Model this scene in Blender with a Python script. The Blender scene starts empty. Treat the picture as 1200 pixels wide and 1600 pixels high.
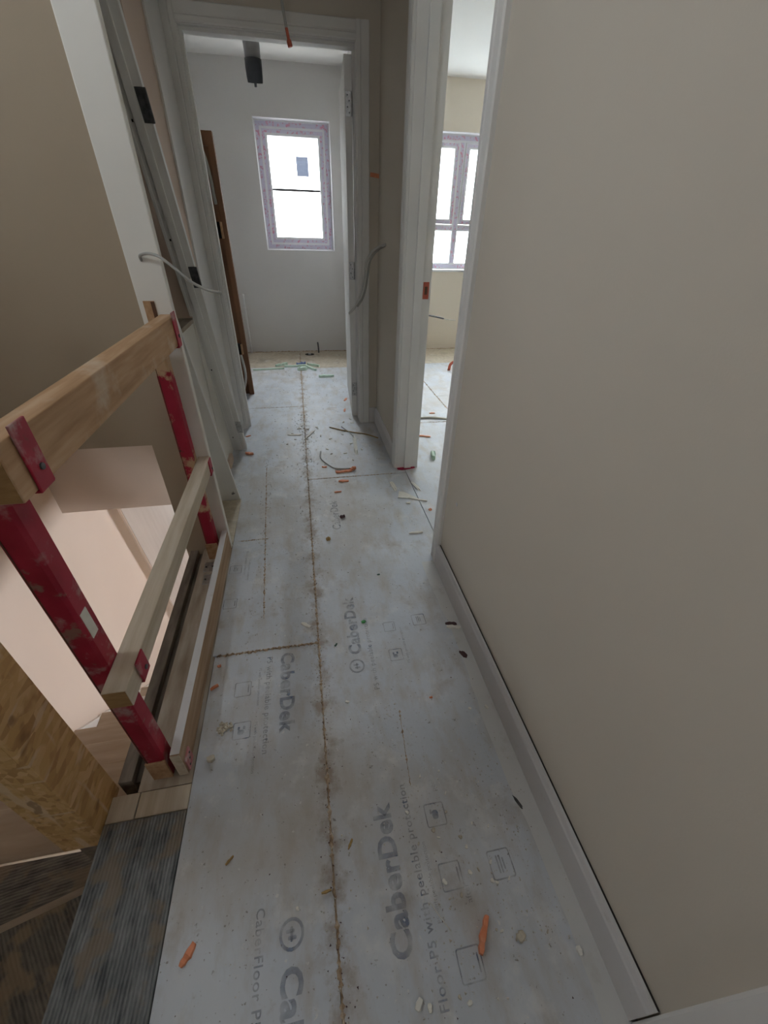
import bpy, bmesh, math, random
from mathutils import Vector, Matrix
random.seed(7)
SC = bpy.context.scene
COL = SC.collection

# ---------------------------------------------------------------- camera
F_PX = 631.8
cam_d = bpy.data.cameras.new('camera')
cam_d.sensor_fit = 'VERTICAL'
cam_d.sensor_height = 24.0
cam_d.lens = F_PX / 1600.0 * 24.0
cam_d.clip_start = 0.01
cam = bpy.data.objects.new('camera', cam_d)
COL.objects.link(cam)
yaw, pitch, roll = -0.199884, 0.606581, 0.0272813
fw = Vector((0, math.cos(pitch), -math.sin(pitch)))
up = Vector((0, math.sin(pitch), math.cos(pitch)))
rt = Vector((1, 0, 0))
r2 = rt * math.cos(roll) + up * math.sin(roll)
u2 = -rt * math.sin(roll) + up * math.cos(roll)
Rz = Matrix.Rotation(yaw, 3, 'Z')
r2, u2, b2 = Rz @ r2, Rz @ u2, -(Rz @ fw)
cam.matrix_world = Matrix(((r2.x, u2.x, b2.x, 0), (r2.y, u2.y, b2.y, 0), (r2.z, u2.z, b2.z, 1.23), (0, 0, 0, 1)))
SC.camera = cam

# ---------------------------------------------------------------- sky and exposure
SKY = 38.0
w = bpy.data.worlds.new('overcast_sky')
SC.world = w
w.use_nodes = True
bg = w.node_tree.nodes['Background']
bg.inputs[0].default_value = (0.975, 0.97, 1.0, 1)
bg.inputs[1].default_value = SKY
SC.view_settings.view_transform = 'Standard'
SC.view_settings.look = 'None'
SC.view_settings.exposure = 0.0
SC.view_settings.gamma = 1.0
SC.view_settings.use_curve_mapping = False
try:
    SC.cycles.max_bounces = 14
    SC.cycles.diffuse_bounces = 10
    SC.cycles.use_denoising = True
    SC.cycles.caustics_reflective = False
    SC.cycles.caustics_refractive = False
    SC.cycles.sample_clamp_indirect = 6.0
except Exception:
    pass


def portal(name, loc, rot, sx, sy):
    l = bpy.data.lights.new(name, 'AREA')
    l.shape = 'RECTANGLE'
    l.size, l.size_y = sx, sy
    l.cycles.is_portal = True
    o = bpy.data.objects.new(name, l)
    o.location = loc
    o.rotation_euler = rot
    COL.objects.link(o)


H90 = math.pi / 2
portal('sky_portal', (0.08, 5.62, 1.56), (-H90, 0, 0), 0.72, 1.05)
portal('sky_portal', (2.3, 5.62, 1.47), (-H90, 0, 0), 2.0, 1.2)
portal('sky_portal', (-0.3, -2.72, 1.8), (H90, 0, 0), 0.36, 0.4)  # portals from here down sit at openings added for light
portal('sky_portal', (-1.62, 0.75, 2.07), (0, -H90, 0), 0.36, 0.5)
portal('sky_portal', (0.35, -2.72, -1.4), (H90, 0, 0), 0.9, 0.9)
portal('sky_portal', (3.72, 1.45, -0.75), (0, H90, 0), 0.8, 1.5)
portal('sky_portal', (0.25, 5.62, -1.4), (-H90, 0, 0), 0.9, 1.2)

# ---------------------------------------------------------------- helpers
WPOS = {}


class MB:
    def __init__(self):
        self.bm = bmesh.new()

    def box(self, x0, x1, y0, y1, z0, z1, bevel=0.0):
        v = [self.bm.verts.new(p) for p in ((x0, y0, z0), (x1, y0, z0), (x1, y1, z0), (x0, y1, z0),
                                            (x0, y0, z1), (x1, y0, z1), (x1, y1, z1), (x0, y1, z1))]
        fs = [self.bm.faces.new([v[i] for i in q]) for q in
              ((0, 3, 2, 1), (4, 5, 6, 7), (0, 1, 5, 4), (1, 2, 6, 5), (2, 3, 7, 6), (3, 0, 4, 7))]
        if bevel:
            es = list({e for f in fs for e in f.edges})
            bmesh.ops.bevel(self.bm, geom=es, offset=bevel, segments=2, affect='EDGES', profile=0.5)
        return self

    def obox(self, c, ax, ay, az, hx, hy, hz, bevel=0.0):
        """box along arbitrary axes"""
        c, ax, ay, az = Vector(c), Vector(ax).normalized(), Vector(ay).normalized(), Vector(az).normalized()
        t = MB().box(-hx, hx, -hy, hy, -hz, hz, bevel)
        m = Matrix((( ax.x, ay.x, az.x, c.x), (ax.y, ay.y, az.y, c.y), (ax.z, ay.z, az.z, c.z), (0, 0, 0, 1)))
        bmesh.ops.transform(t.bm, matrix=m, verts=t.bm.verts)
        return self.merge(t)

    def merge(self, t):
        me = bpy.data.meshes.new('tmp')
        t.bm.to_mesh(me)
        self.bm.from_mesh(me)
        bpy.data.meshes.remove(me)
        t.bm.free()
        return self

    def prism(self, poly, z0, z1):
        lo = [self.bm.verts.new((x, y, z0)) for x, y in poly]
        hi = [self.bm.verts.new((x, y, z1)) for x, y in poly]
        n = len(poly)
        self.bm.faces.new(list(reversed(lo)))
        self.bm.faces.new(hi)
        for i in range(n):
            self.bm.faces.new((lo[i], lo[(i + 1) % n], hi[(i + 1) % n], hi[i]))
        return self

    def extrude(self, prof, a, b, u, v):
        """profile (s,t) points in axes u,v swept from a to b"""
        a, b, u, v = Vector(a), Vector(b), Vector(u), Vector(v)
        A = [self.bm.verts.new(a + u * s + v * t) for s, t in prof]
        Bv = [self.bm.verts.new(b + u * s + v * t) for s, t in prof]
        n = len(prof)
        self.bm.faces.new(A)
        self.bm.faces.new(list(reversed(Bv)))
        for i in range(n):
            self.bm.faces.new((A[i], Bv[i], Bv[(i + 1) % n], A[(i + 1) % n]))
        return self

    def tube(self, pts, r, n=8, sub=4):
        P = [Vector(p) for p in pts]
        if sub > 1 and len(P) > 2:
            Q = []
            for i in range(len(P) - 1):
                p0, p1, p2, p3 = P[max(i - 1, 0)], P[i], P[i + 1], P[min(i + 2, len(P) - 1)]
                for k in range(sub):
                    t = k / sub
                    Q.append(0.5 * ((2 * p1) + (p2 - p0) * t + (2 * p0 - 5 * p1 + 4 * p2 - p3) * t * t +
                                    (3 * p1 - p0 - 3 * p2 + p3) * t ** 3))
            Q.append(P[-1])
            P = Q
        rings = []
        prev = Vector((0.31, 0.22, 0.92))
        for i, p in enumerate(P):
            d = (P[min(i + 1, len(P) - 1)] - P[max(i - 1, 0)]).normalized()
            a = prev - d * prev.dot(d)
            if a.length < 1e-4:
                a = d.orthogonal()
            a.normalize()
            prev = a
            bb = d.cross(a)
            rr = r(i / (len(P) - 1)) if callable(r) else r
            rings.append([self.bm.verts.new(p + (a * math.cos(2 * math.pi * k / n) + bb * math.sin(2 * math.pi * k / n)) * rr)
                          for k in range(n)])
        for i in range(len(rings) - 1):
            for k in range(n):
                self.bm.faces.new((rings[i][k], rings[i][(k + 1) % n], rings[i + 1][(k + 1) % n], rings[i + 1][k]))
        self.bm.faces.new(list(reversed(rings[0])))
        self.bm.faces.new(rings[-1])
        return self

    def build(self, name, mat, parent=None, smooth=False):
        bm = self.bm
        bmesh.ops.recalc_face_normals(bm, faces=bm.faces)
        xs = [v.co.x for v in bm.verts]
        ys = [v.co.y for v in bm.verts]
        zs = [v.co.z for v in bm.verts]
        o0 = Vector(((min(xs) + max(xs)) / 2, (min(ys) + max(ys)) / 2, min(zs)))
        bmesh.ops.translate(bm, verts=bm.verts, vec=-o0)
        me = bpy.data.meshes.new(name)
        bm.to_mesh(me)
        bm.free()
        if smooth:
            for p in me.polygons:
                p.use_smooth = True
        me.materials.append(mat)
        return place(bpy.data.objects.new(name, me), o0, parent)


def place(o, wp, parent=None):
    COL.objects.link(o)
    WPOS[o] = Vector(wp)
    if parent is not None:
        o.parent = parent
        o.location = Vector(wp) - WPOS[parent]
    else:
        o.location = wp
    return o


def empty(name, loc):
    return place(bpy.data.objects.new(name, None), Vector(loc))


def tag(o, label=None, cat=None, group=None, kind=None):
    if label:
        o['label'] = label
    if cat:
        o['category'] = cat
    if group:
        o['group'] = group
    if kind:
        o['kind'] = kind
    return o


def struct(o, label=None, cat=None):
    return tag(o, label, cat, kind='structure')


# ---------------------------------------------------------------- materials
def mat(name, stops, scale=6.0, detail=6.0, rough=0.8, stretch=(1, 1, 1), bump=0.0, bscale=None, metal=0.0,
        rot=(0, 0, 0), lo=0.3, hi=0.7, spec=0.3):
    """noise-driven colour ramp in world space; stops = list of linear RGB"""
    m = bpy.data.materials.new(name)
    m.use_nodes = True
    nt = m.node_tree
    bs = nt.nodes['Principled BSDF']
    bs.inputs['Roughness'].default_value = rough
    bs.inputs['Metallic'].default_value = metal
    bs.inputs['Specular IOR Level'].default_value = spec
    geo = nt.nodes.new('ShaderNodeNewGeometry')
    mp = nt.nodes.new('ShaderNodeMapping')
    mp.inputs['Scale'].default_value = stretch
    mp.inputs['Rotation'].default_value = rot
    nt.links.new(geo.outputs['Position'], mp.inputs['Vector'])
    nz = nt.nodes.new('ShaderNodeTexNoise')
    nz.inputs['Scale'].default_value = scale
    nz.inputs['Detail'].default_value = detail
    nt.links.new(mp.outputs['Vector'], nz.inputs['Vector'])
    cr = nt.nodes.new('ShaderNodeValToRGB')
    el = cr.color_ramp.elements
    while len(el) < len(stops):
        el.new(0.5)
    for i, c in enumerate(stops):
        el[i].position = lo + (hi - lo) * i / max(1, len(stops) - 1)
        el[i].color = (*c, 1)
    nt.links.new(nz.outputs['Fac'], cr.inputs['Fac'])
    nt.links.new(cr.outputs['Color'], bs.inputs['Base Color'])
    if bump:
        n2 = nt.nodes.new('ShaderNodeTexNoise')
        n2.inputs['Scale'].default_value = bscale or scale * 8
        n2.inputs['Detail'].default_value = 4
        nt.links.new(mp.outputs['Vector'], n2.inputs['Vector'])
        bp = nt.nodes.new('ShaderNodeBump')
        bp.inputs['Strength'].default_value = bump
        bp.inputs['Distance'].default_value = 0.004
        nt.links.new(n2.outputs['Fac'], bp.inputs['Height'])
        nt.links.new(bp.outputs['Normal'], bs.inputs['Normal'])
    m['bsdf'] = bs.name
    m['ramp'] = cr.name
    m['map'] = mp.name
    return m


def overlay(m, color, scale, lo, hi, stretch=(1, 1, 1), detail=5.0, amount=1.0, off=0.0):
    """noise-masked second colour over the material's base colour (stains, wear)"""
    nt = m.node_tree
    bs = nt.nodes[m['bsdf']]
    src = bs.inputs['Base Color'].links[0].from_socket
    geo = nt.nodes.new('ShaderNodeNewGeometry')
    mp = nt.nodes.new('ShaderNodeMapping')
    mp.inputs['Scale'].default_value = stretch
    mp.inputs['Location'].default_value = (off, off * 1.7, off * 0.6)
    nt.links.new(geo.outputs['Position'], mp.inputs['Vector'])
    nz = nt.nodes.new('ShaderNodeTexNoise')
    nz.inputs['Scale'].default_value = scale
    nz.inputs['Detail'].default_value = detail
    nz.inputs['Roughness'].default_value = 0.62
    nt.links.new(mp.outputs['Vector'], nz.inputs['Vector'])
    rg = nt.nodes.new('ShaderNodeMapRange')
    rg.inputs['From Min'].default_value = lo
    rg.inputs['From Max'].default_value = hi
    rg.inputs['To Max'].default_value = amount
    nt.links.new(nz.outputs['Fac'], rg.inputs['Value'])
    mx = nt.nodes.new('ShaderNodeMix')
    mx.data_type = 'RGBA'
    nt.links.new(rg.outputs['Result'], mx.inputs['Factor'])
    nt.links.new(src, mx.inputs['A'])
    mx.inputs['B'].default_value = (*color, 1)
    nt.links.new(mx.outputs['Result'], bs.inputs['Base Color'])
    return m


def plain(name, c, rough=0.7, metal=0.0, var=0.06, scale=30):
    a = tuple(x * (1 - var) for x in c)
    b = tuple(min(1, x * (1 + var)) for x in c)
    return mat(name, [a, b], scale=scale, rough=rough, metal=metal)


M = {}
M['paint'] = mat('beige_wall_paint', [(0.575, 0.525, 0.45), (0.605, 0.555, 0.48)], scale=1.3, detail=3, rough=0.75, bump=0.06, bscale=220)
M['bedpaint'] = mat('bedroom_wall_paint', [(0.71, 0.645, 0.55), (0.75, 0.685, 0.59)], scale=1.3, detail=3, rough=0.75)
M['recess_shade'] = mat('recess_shade_brown', [(0.11, 0.088, 0.055), (0.15, 0.12, 0.08)], scale=3, rough=0.85)  # dark brown carries the shade inside the recess over the stairs
M['pink'] = mat('bare_plaster', [(0.60, 0.47, 0.38), (0.66, 0.53, 0.44)], scale=2.2, detail=5, rough=0.8, bump=0.05, bscale=150)
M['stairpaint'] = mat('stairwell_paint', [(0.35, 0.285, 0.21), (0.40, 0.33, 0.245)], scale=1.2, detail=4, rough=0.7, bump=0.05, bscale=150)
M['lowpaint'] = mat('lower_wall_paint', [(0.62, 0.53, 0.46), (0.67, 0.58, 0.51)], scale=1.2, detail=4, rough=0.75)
M['bathpaint'] = mat('bathroom_wall_paint', [(0.62, 0.605, 0.59), (0.66, 0.65, 0.64)], scale=1.5, detail=4, rough=0.75, bump=0.05, bscale=180)
M['whitesheet'] = mat('white_sheet', [(0.84, 0.84, 0.84), (0.90, 0.90, 0.90)], scale=9, rough=0.6, stretch=(5, 1, .4))
M['ceil'] = mat('ceiling_white', [(0.78, 0.77, 0.75), (0.82, 0.81, 0.79)], scale=2, rough=0.85)
M['white'] = mat('white_primer', [(0.70, 0.69, 0.67), (0.76, 0.75, 0.73)], scale=5, rough=0.55, bump=0.03, bscale=120)
M['postwhite'] = overlay(mat('white_skim', [(0.72, 0.70, 0.65), (0.77, 0.75, 0.70)], scale=4, rough=0.7), (0.42, 0.38, 0.33), 9, 0.68, 0.82)
M['skirt'] = overlay(mat('grey_skirting_primer', [(0.56, 0.55, 0.55), (0.63, 0.62, 0.62)], scale=4, rough=0.6, stretch=(1, 0.3, 1)), (0.42, 0.37, 0.33), 22, 0.62, 0.8, amount=0.5)
M['gap'] = plain('gap_shade', (0.03, 0.025, 0.022), 0.9)


def film_material():
    m = mat('floor_film', [(0.48, 0.51, 0.55), (0.545, 0.575, 0.62), (0.61, 0.635, 0.67)], scale=3.0, detail=9, rough=0.5, bump=0.15,
            bscale=60, lo=0.30, hi=0.70)
    overlay(m, (0.45, 0.41, 0.36), 1.9, 0.48, 0.68, detail=9, amount=0.7, off=3.1)       # trodden dust
    overlay(m, (0.42, 0.375, 0.32), 9, 0.48, 0.68, detail=12, amount=0.65, off=6.3, stretch=(1.6, .6, 1))
    overlay(m, (0.32, 0.255, 0.20), 6.5, 0.59, 0.76, detail=10, amount=0.7, off=7.7)         # brown scuffs
    overlay(m, (0.72, 0.715, 0.70), 12, 0.56, 0.72, detail=9, amount=0.55, off=1.3)         # plaster dust
    overlay(m, (0.16, 0.14, 0.12), 46, 0.675, 0.74, detail=4, amount=0.8, off=5.1)          # specks
    overlay(m, (0.68, 0.67, 0.64), 60, 0.68, 0.74, detail=3, amount=0.8, off=9.1)
    overlay(m, (0.20, 0.17, 0.14), 120, 0.68, 0.74, detail=2, amount=0.7, off=2.1)
    # brown dirt trodden out along the long joint between the boards
    nt = m.node_tree
    bs = nt.nodes[m['bsdf']]
    src = bs.inputs['Base Color'].links[0].from_socket
    geo = nt.nodes.new('ShaderNodeNewGeometry')
    sp = nt.nodes.new('ShaderNodeSeparateXYZ')
    nt.links.new(geo.outputs['Position'], sp.inputs[0])
    d = nt.nodes.new('ShaderNodeMath')
    d.operation = 'ADD'
    d.inputs[1].default_value = 0.035
    nt.links.new(sp.outputs['X'], d.inputs[0])
    ab = nt.nodes.new('ShaderNodeMath')
    ab.operation = 'ABSOLUTE'
    nt.links.new(d.outputs[0], ab.inputs[0])
    near = nt.nodes.new('ShaderNodeMapRange')
    near.inputs['From Min'].default_value = 0.0
    near.inputs['From Max'].default_value = 0.06
    near.inputs['To Min'].default_value = 0.26
    near.inputs['To Max'].default_value = 0.0
    nt.links.new(ab.outputs[0], near.inputs['Value'])
    nz = nt.nodes.new('ShaderNodeTexNoise')
    nz.inputs['Scale'].default_value = 13
    nz.inputs['Detail'].default_value = 9
    nz.inputs['Roughness'].default_value = 0.65
    nt.links.new(geo.outputs['Position'], nz.inputs['Vector'])
    ad = nt.nodes.new('ShaderNodeMath')
    ad.operation = 'ADD'
    nt.links.new(near.outputs['Result'], ad.inputs[0])
    nt.links.new(nz.outputs['Fac'], ad.inputs[1])
    rg = nt.nodes.new('ShaderNodeMapRange')
    rg.inputs['From Min'].default_value = 0.63
    rg.inputs['From Max'].default_value = 0.82
    rg.inputs['To Max'].default_value = 0.8
    nt.links.new(ad.outputs[0], rg.inputs['Value'])
    mx = nt.nodes.new('ShaderNodeMix')
    mx.data_type = 'RGBA'
    nt.links.new(rg.outputs['Result'], mx.inputs['Factor'])
    nt.links.new(src, mx.inputs['A'])
    mx.inputs['B'].default_value = (0.27, 0.205, 0.15, 1)
    nt.links.new(mx.outputs['Result'], bs.inputs['Base Color'])
    return m


M['film'] = film_material()
M['film_edge'] = overlay(mat('film_edge', [(0.56, 0.56, 0.55), (0.62, 0.62, 0.61)], scale=6, rough=0.5), (0.45, 0.43, 0.40), 11, 0.58, 0.8)
M['chip'] = overlay(overlay(mat('bare_chipboard', [(0.46, 0.40, 0.31), (0.54, 0.47, 0.37), (0.60, 0.54, 0.44)], scale=30, detail=8, rough=0.85, bump=0.2, bscale=160),
                            (0.33, 0.28, 0.22), 5, 0.52, 0.75), (0.66, 0.64, 0.60), 9, 0.58, 0.75, off=2)
M['seam'] = mat('seam_dirt', [(0.20, 0.13, 0.07), (0.36, 0.25, 0.15), (0.48, 0.36, 0.24)], scale=40, detail=6, rough=0.9)
M['glue'] = mat('seam_glue', [(0.19, 0.125, 0.08), (0.35, 0.255, 0.17), (0.56, 0.47, 0.37)], scale=70, detail=5, rough=0.9)


def ink_material():
    m = bpy.data.materials.new('film_ink')
    m.use_nodes = True
    nt = m.node_tree
    bs = nt.nodes['Principled BSDF']
    bs.inputs['Base Color'].default_value = (0.20, 0.25, 0.36, 1)
    bs.inputs['Roughness'].default_value = 0.6
    geo = nt.nodes.new('ShaderNodeNewGeometry')
    nz = nt.nodes.new('ShaderNodeTexNoise')
    nz.inputs['Scale'].default_value = 28
    nz.inputs['Detail'].default_value = 8
    nt.links.new(geo.outputs['Position'], nz.inputs['Vector'])
    rg = nt.nodes.new('ShaderNodeMapRange')
    rg.inputs['From Min'].default_value = 0.36
    rg.inputs['From Max'].default_value = 0.66
    rg.inputs['To Min'].default_value = 0.55
    rg.inputs['To Max'].default_value = 0.12
    nt.links.new(nz.outputs['Fac'], rg.inputs['Value'])
    nt.links.new(rg.outputs['Result'], bs.inputs['Alpha'])
    return m


M['ink'] = ink_material()


def osb_material():
    m = bpy.data.materials.new('osb_strand_board')
    m.use_nodes = True
    nt = m.node_tree
    bs = nt.nodes['Principled BSDF']
    bs.inputs['Roughness'].default_value = 0.7
    geo = nt.nodes.new('ShaderNodeNewGeometry')
    src = None
    for k, (sc, rot) in enumerate(((95, (0.6, 0.4, 0.5)), (85, (1.4, 0.9, -0.7)))):
        mp = nt.nodes.new('ShaderNodeMapping')
        mp.inputs['Rotation'].default_value = rot
        mp.inputs['Scale'].default_value = (1, 0.22, 0.7)
        nt.links.new(geo.outputs['Position'], mp.inputs['Vector'])
        vo = nt.nodes.new('ShaderNodeTexVoronoi')
        vo.inputs['Scale'].default_value = sc
        vo.inputs['Randomness'].default_value = 1.0
        nt.links.new(mp.outputs['Vector'], vo.inputs['Vector'])
        cr = nt.nodes.new('ShaderNodeValToRGB')
        cr.color_ramp.elements[0].color = (0.42, 0.235, 0.085, 1)
        cr.color_ramp.elements[1].color = (0.74, 0.52, 0.27, 1)
        e = cr.color_ramp.elements.new(0.5)
        e.color = (0.61, 0.385, 0.155, 1)
        nt.links.new(vo.outputs['Color'], cr.inputs['Fac'])
        if src is None:
            src = cr.outputs['Color']
        else:
            nz = nt.nodes.new('ShaderNodeTexNoise')
            nz.inputs['Scale'].default_value = 16
            nt.links.new(geo.outputs['Position'], nz.inputs['Vector'])
            st = nt.nodes.new('ShaderNodeMapRange')
            st.inputs['From Min'].default_value = 0.46
            st.inputs['From Max'].default_value = 0.54
            nt.links.new(nz.outputs['Fac'], st.inputs['Value'])
            mx = nt.nodes.new('ShaderNodeMix')
            mx.data_type = 'RGBA'
            nt.links.new(st.outputs['Result'], mx.inputs['Factor'])
            nt.links.new(src, mx.inputs['A'])
            nt.links.new(cr.outputs['Color'], mx.inputs['B'])
            src = mx.outputs['Result']
    nt.links.new(src, bs.inputs['Base Color'])
    m['bsdf'] = bs.name
    overlay(m, (0.72, 0.57, 0.38), 26, 0.60, 0.66, stretch=(1, 1, .16), detail=2, amount=.7)
    overlay(m, (0.70, 0.54, 0.35), 26, 0.60, 0.66, stretch=(.2, .2, 1.2), detail=2, amount=.7, off=2)
    overlay(m, (0.20, 0.10, 0.04), 30, 0.63, 0.68, stretch=(1, .3, .5), detail=2, amount=.6, off=5)
    return m


M['osb'] = osb_material()
M['timber'] = mat('sawn_timber', [(0.34, 0.195, 0.10), (0.43, 0.265, 0.145), (0.52, 0.35, 0.22)], scale=9, detail=7, rough=0.7, stretch=(6, 0.5, 6), bump=0.1, bscale=40)
overlay(M['timber'], (0.60, 0.52, 0.43), 5, 0.56, 0.74, amount=0.75)
M['timber_pale'] = mat('pale_timber', [(0.46, 0.38, 0.28), (0.53, 0.45, 0.35), (0.60, 0.53, 0.44)], scale=9, detail=7, rough=0.7, stretch=(6, 0.5, 6), bump=0.1, bscale=40)
M['endgrain'] = mat('end_grain', [(0.26, 0.15, 0.06), (0.36, 0.22, 0.09)], scale=30, rough=0.8, stretch=(1, 1, 4))
M['toe'] = mat('toe_board_wood', [(0.28, 0.18, 0.11), (0.36, 0.24, 0.15), (0.44, 0.33, 0.24)], scale=8, rough=0.8, stretch=(5, 0.5, 5))
M['dusty'] = mat('dusty_wood', [(0.30, 0.24, 0.18), (0.40, 0.34, 0.27), (0.50, 0.45, 0.39)], scale=10, detail=7, rough=0.85, stretch=(3, 0.6, 3))
M['dustydark'] = mat('dusty_dark_wood', [(0.10, 0.08, 0.065), (0.17, 0.14, 0.11), (0.25, 0.21, 0.17)], scale=12, detail=7, rough=0.85, stretch=(3, 0.6, 3))
M['red'] = mat('red_paint', [(0.24, 0.008, 0.022), (0.31, 0.014, 0.034), (0.36, 0.03, 0.05)], scale=14, rough=0.5)
overlay(M['red'], (0.40, 0.30, 0.28), 13, 0.54, 0.66, amount=0.75)
overlay(M['red'], (0.22, 0.17, 0.12), 18, 0.62, 0.68, amount=0.7, off=8)
overlay(M['red'], (0.14, 0.03, 0.02), 30, 0.66, 0.75, amount=0.7, off=4)
M['redworn'] = mat('worn_red_paint', [(0.28, 0.012, 0.03), (0.34, 0.02, 0.045)], scale=14, rough=0.6)
overlay(M['redworn'], (0.46, 0.33, 0.20), 9, 0.47, 0.53, amount=0.95)
overlay(M['redworn'], (0.05, 0.03, 0.02), 22, 0.62, 0.68, off=3)
M['redpale'] = overlay(mat('dusty_red_paint', [(0.40, 0.13, 0.14), (0.48, 0.22, 0.22)], scale=25, rough=0.7), (0.58, 0.48, 0.44), 30, 0.5, 0.65)
M['steel'] = plain('zinc_steel', (0.50, 0.50, 0.50), 0.35, 0.8, 0.25, 60)
M['darksteel'] = plain('dark_steel', (0.09, 0.09, 0.09), 0.5, 0.4, 0.4, 60)
M['black'] = plain('black_hole', (0.012, 0.011, 0.01), 0.9)
M['greycable'] = plain('grey_cable', (0.36, 0.36, 0.34), 0.5)
M['whitecable'] = plain('pale_cable', (0.58, 0.58, 0.56), 0.5)
M['copper'] = plain('copper_red', (0.42, 0.10, 0.06), 0.5)
M['brown'] = mat('brown_board', [(0.15, 0.075, 0.04), (0.21, 0.105, 0.055)], scale=6, rough=0.7, stretch=(4, 4, 0.5))
M['brown_dark'] = mat('dark_brown_board', [(0.075, 0.035, 0.02), (0.11, 0.055, 0.03)], scale=6, rough=0.7)
M['orange'] = mat('orange_plastic', [(0.62, 0.21, 0.10), (0.72, 0.30, 0.17)], scale=60, rough=0.6)
M['mint'] = mat('mint_foam', [(0.55, 0.72, 0.60), (0.66, 0.80, 0.70)], scale=40, rough=0.7)
M['scrap'] = mat('white_scrap', [(0.68, 0.66, 0.60), (0.78, 0.76, 0.70)], scale=40, rough=0.8)
M['crumb'] = mat('crumb', [(0.50, 0.46, 0.40), (0.70, 0.67, 0.62)], scale=50, rough=0.9)
M['leaf'] = plain('leaf_green', (0.05, 0.24, 0.06), 0.6)
M['darkleaf'] = plain('leaf_dark', (0.05, 0.10, 0.07), 0.6)
M['stain'] = plain('dark_stain', (0.07, 0.035, 0.035), 0.8)
M['straw'] = plain('wood_splinter', (0.35, 0.23, 0.09), 0.8)
M['mortar'] = mat('mortar', [(0.42, 0.37, 0.29), (0.56, 0.51, 0.42)], scale=60, rough=0.95)
M['upvc'] = plain('white_upvc', (0.76, 0.76, 0.78), 0.35, 0, 0.02)
M['plasticdark'] = mat('dark_duct_plastic', [(0.035, 0.04, 0.05), (0.07, 0.075, 0.09)], scale=20, rough=0.35)
M['ductgrey'] = mat('grey_duct', [(0.34, 0.34, 0.35), (0.46, 0.46, 0.47)], scale=12, rough=0.4)
M['pipewhite'] = plain('white_pipe', (0.72, 0.72, 0.72), 0.4)
M['blue'] = plain('blue_plastic', (0.16, 0.22, 0.42), 0.5)
M['tape'] = plain('red_tape', (0.42, 0.02, 0.06), 0.5)
M['render'] = mat('white_render', [(0.74, 0.74, 0.73), (0.80, 0.80, 0.79)], scale=3, rough=0.9)
M['roof'] = plain('roof_slate', (0.25, 0.27, 0.30), 0.8)
M['outglass'] = plain('dark_window_glass', (0.010, 0.0115, 0.016), 0.9)
M['outglass'].node_tree.nodes['Principled BSDF'].inputs['Specular IOR Level'].default_value = 0.08
M['ground'] = mat('site_ground', [(0.30, 0.29, 0.27), (0.40, 0.38, 0.35)], scale=2, rough=0.95)
M['stepwood'] = mat('step_wood', [(0.34, 0.27, 0.20), (0.44, 0.36, 0.28)], scale=7, rough=0.8, stretch=(0.6, 4, 4))


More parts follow.
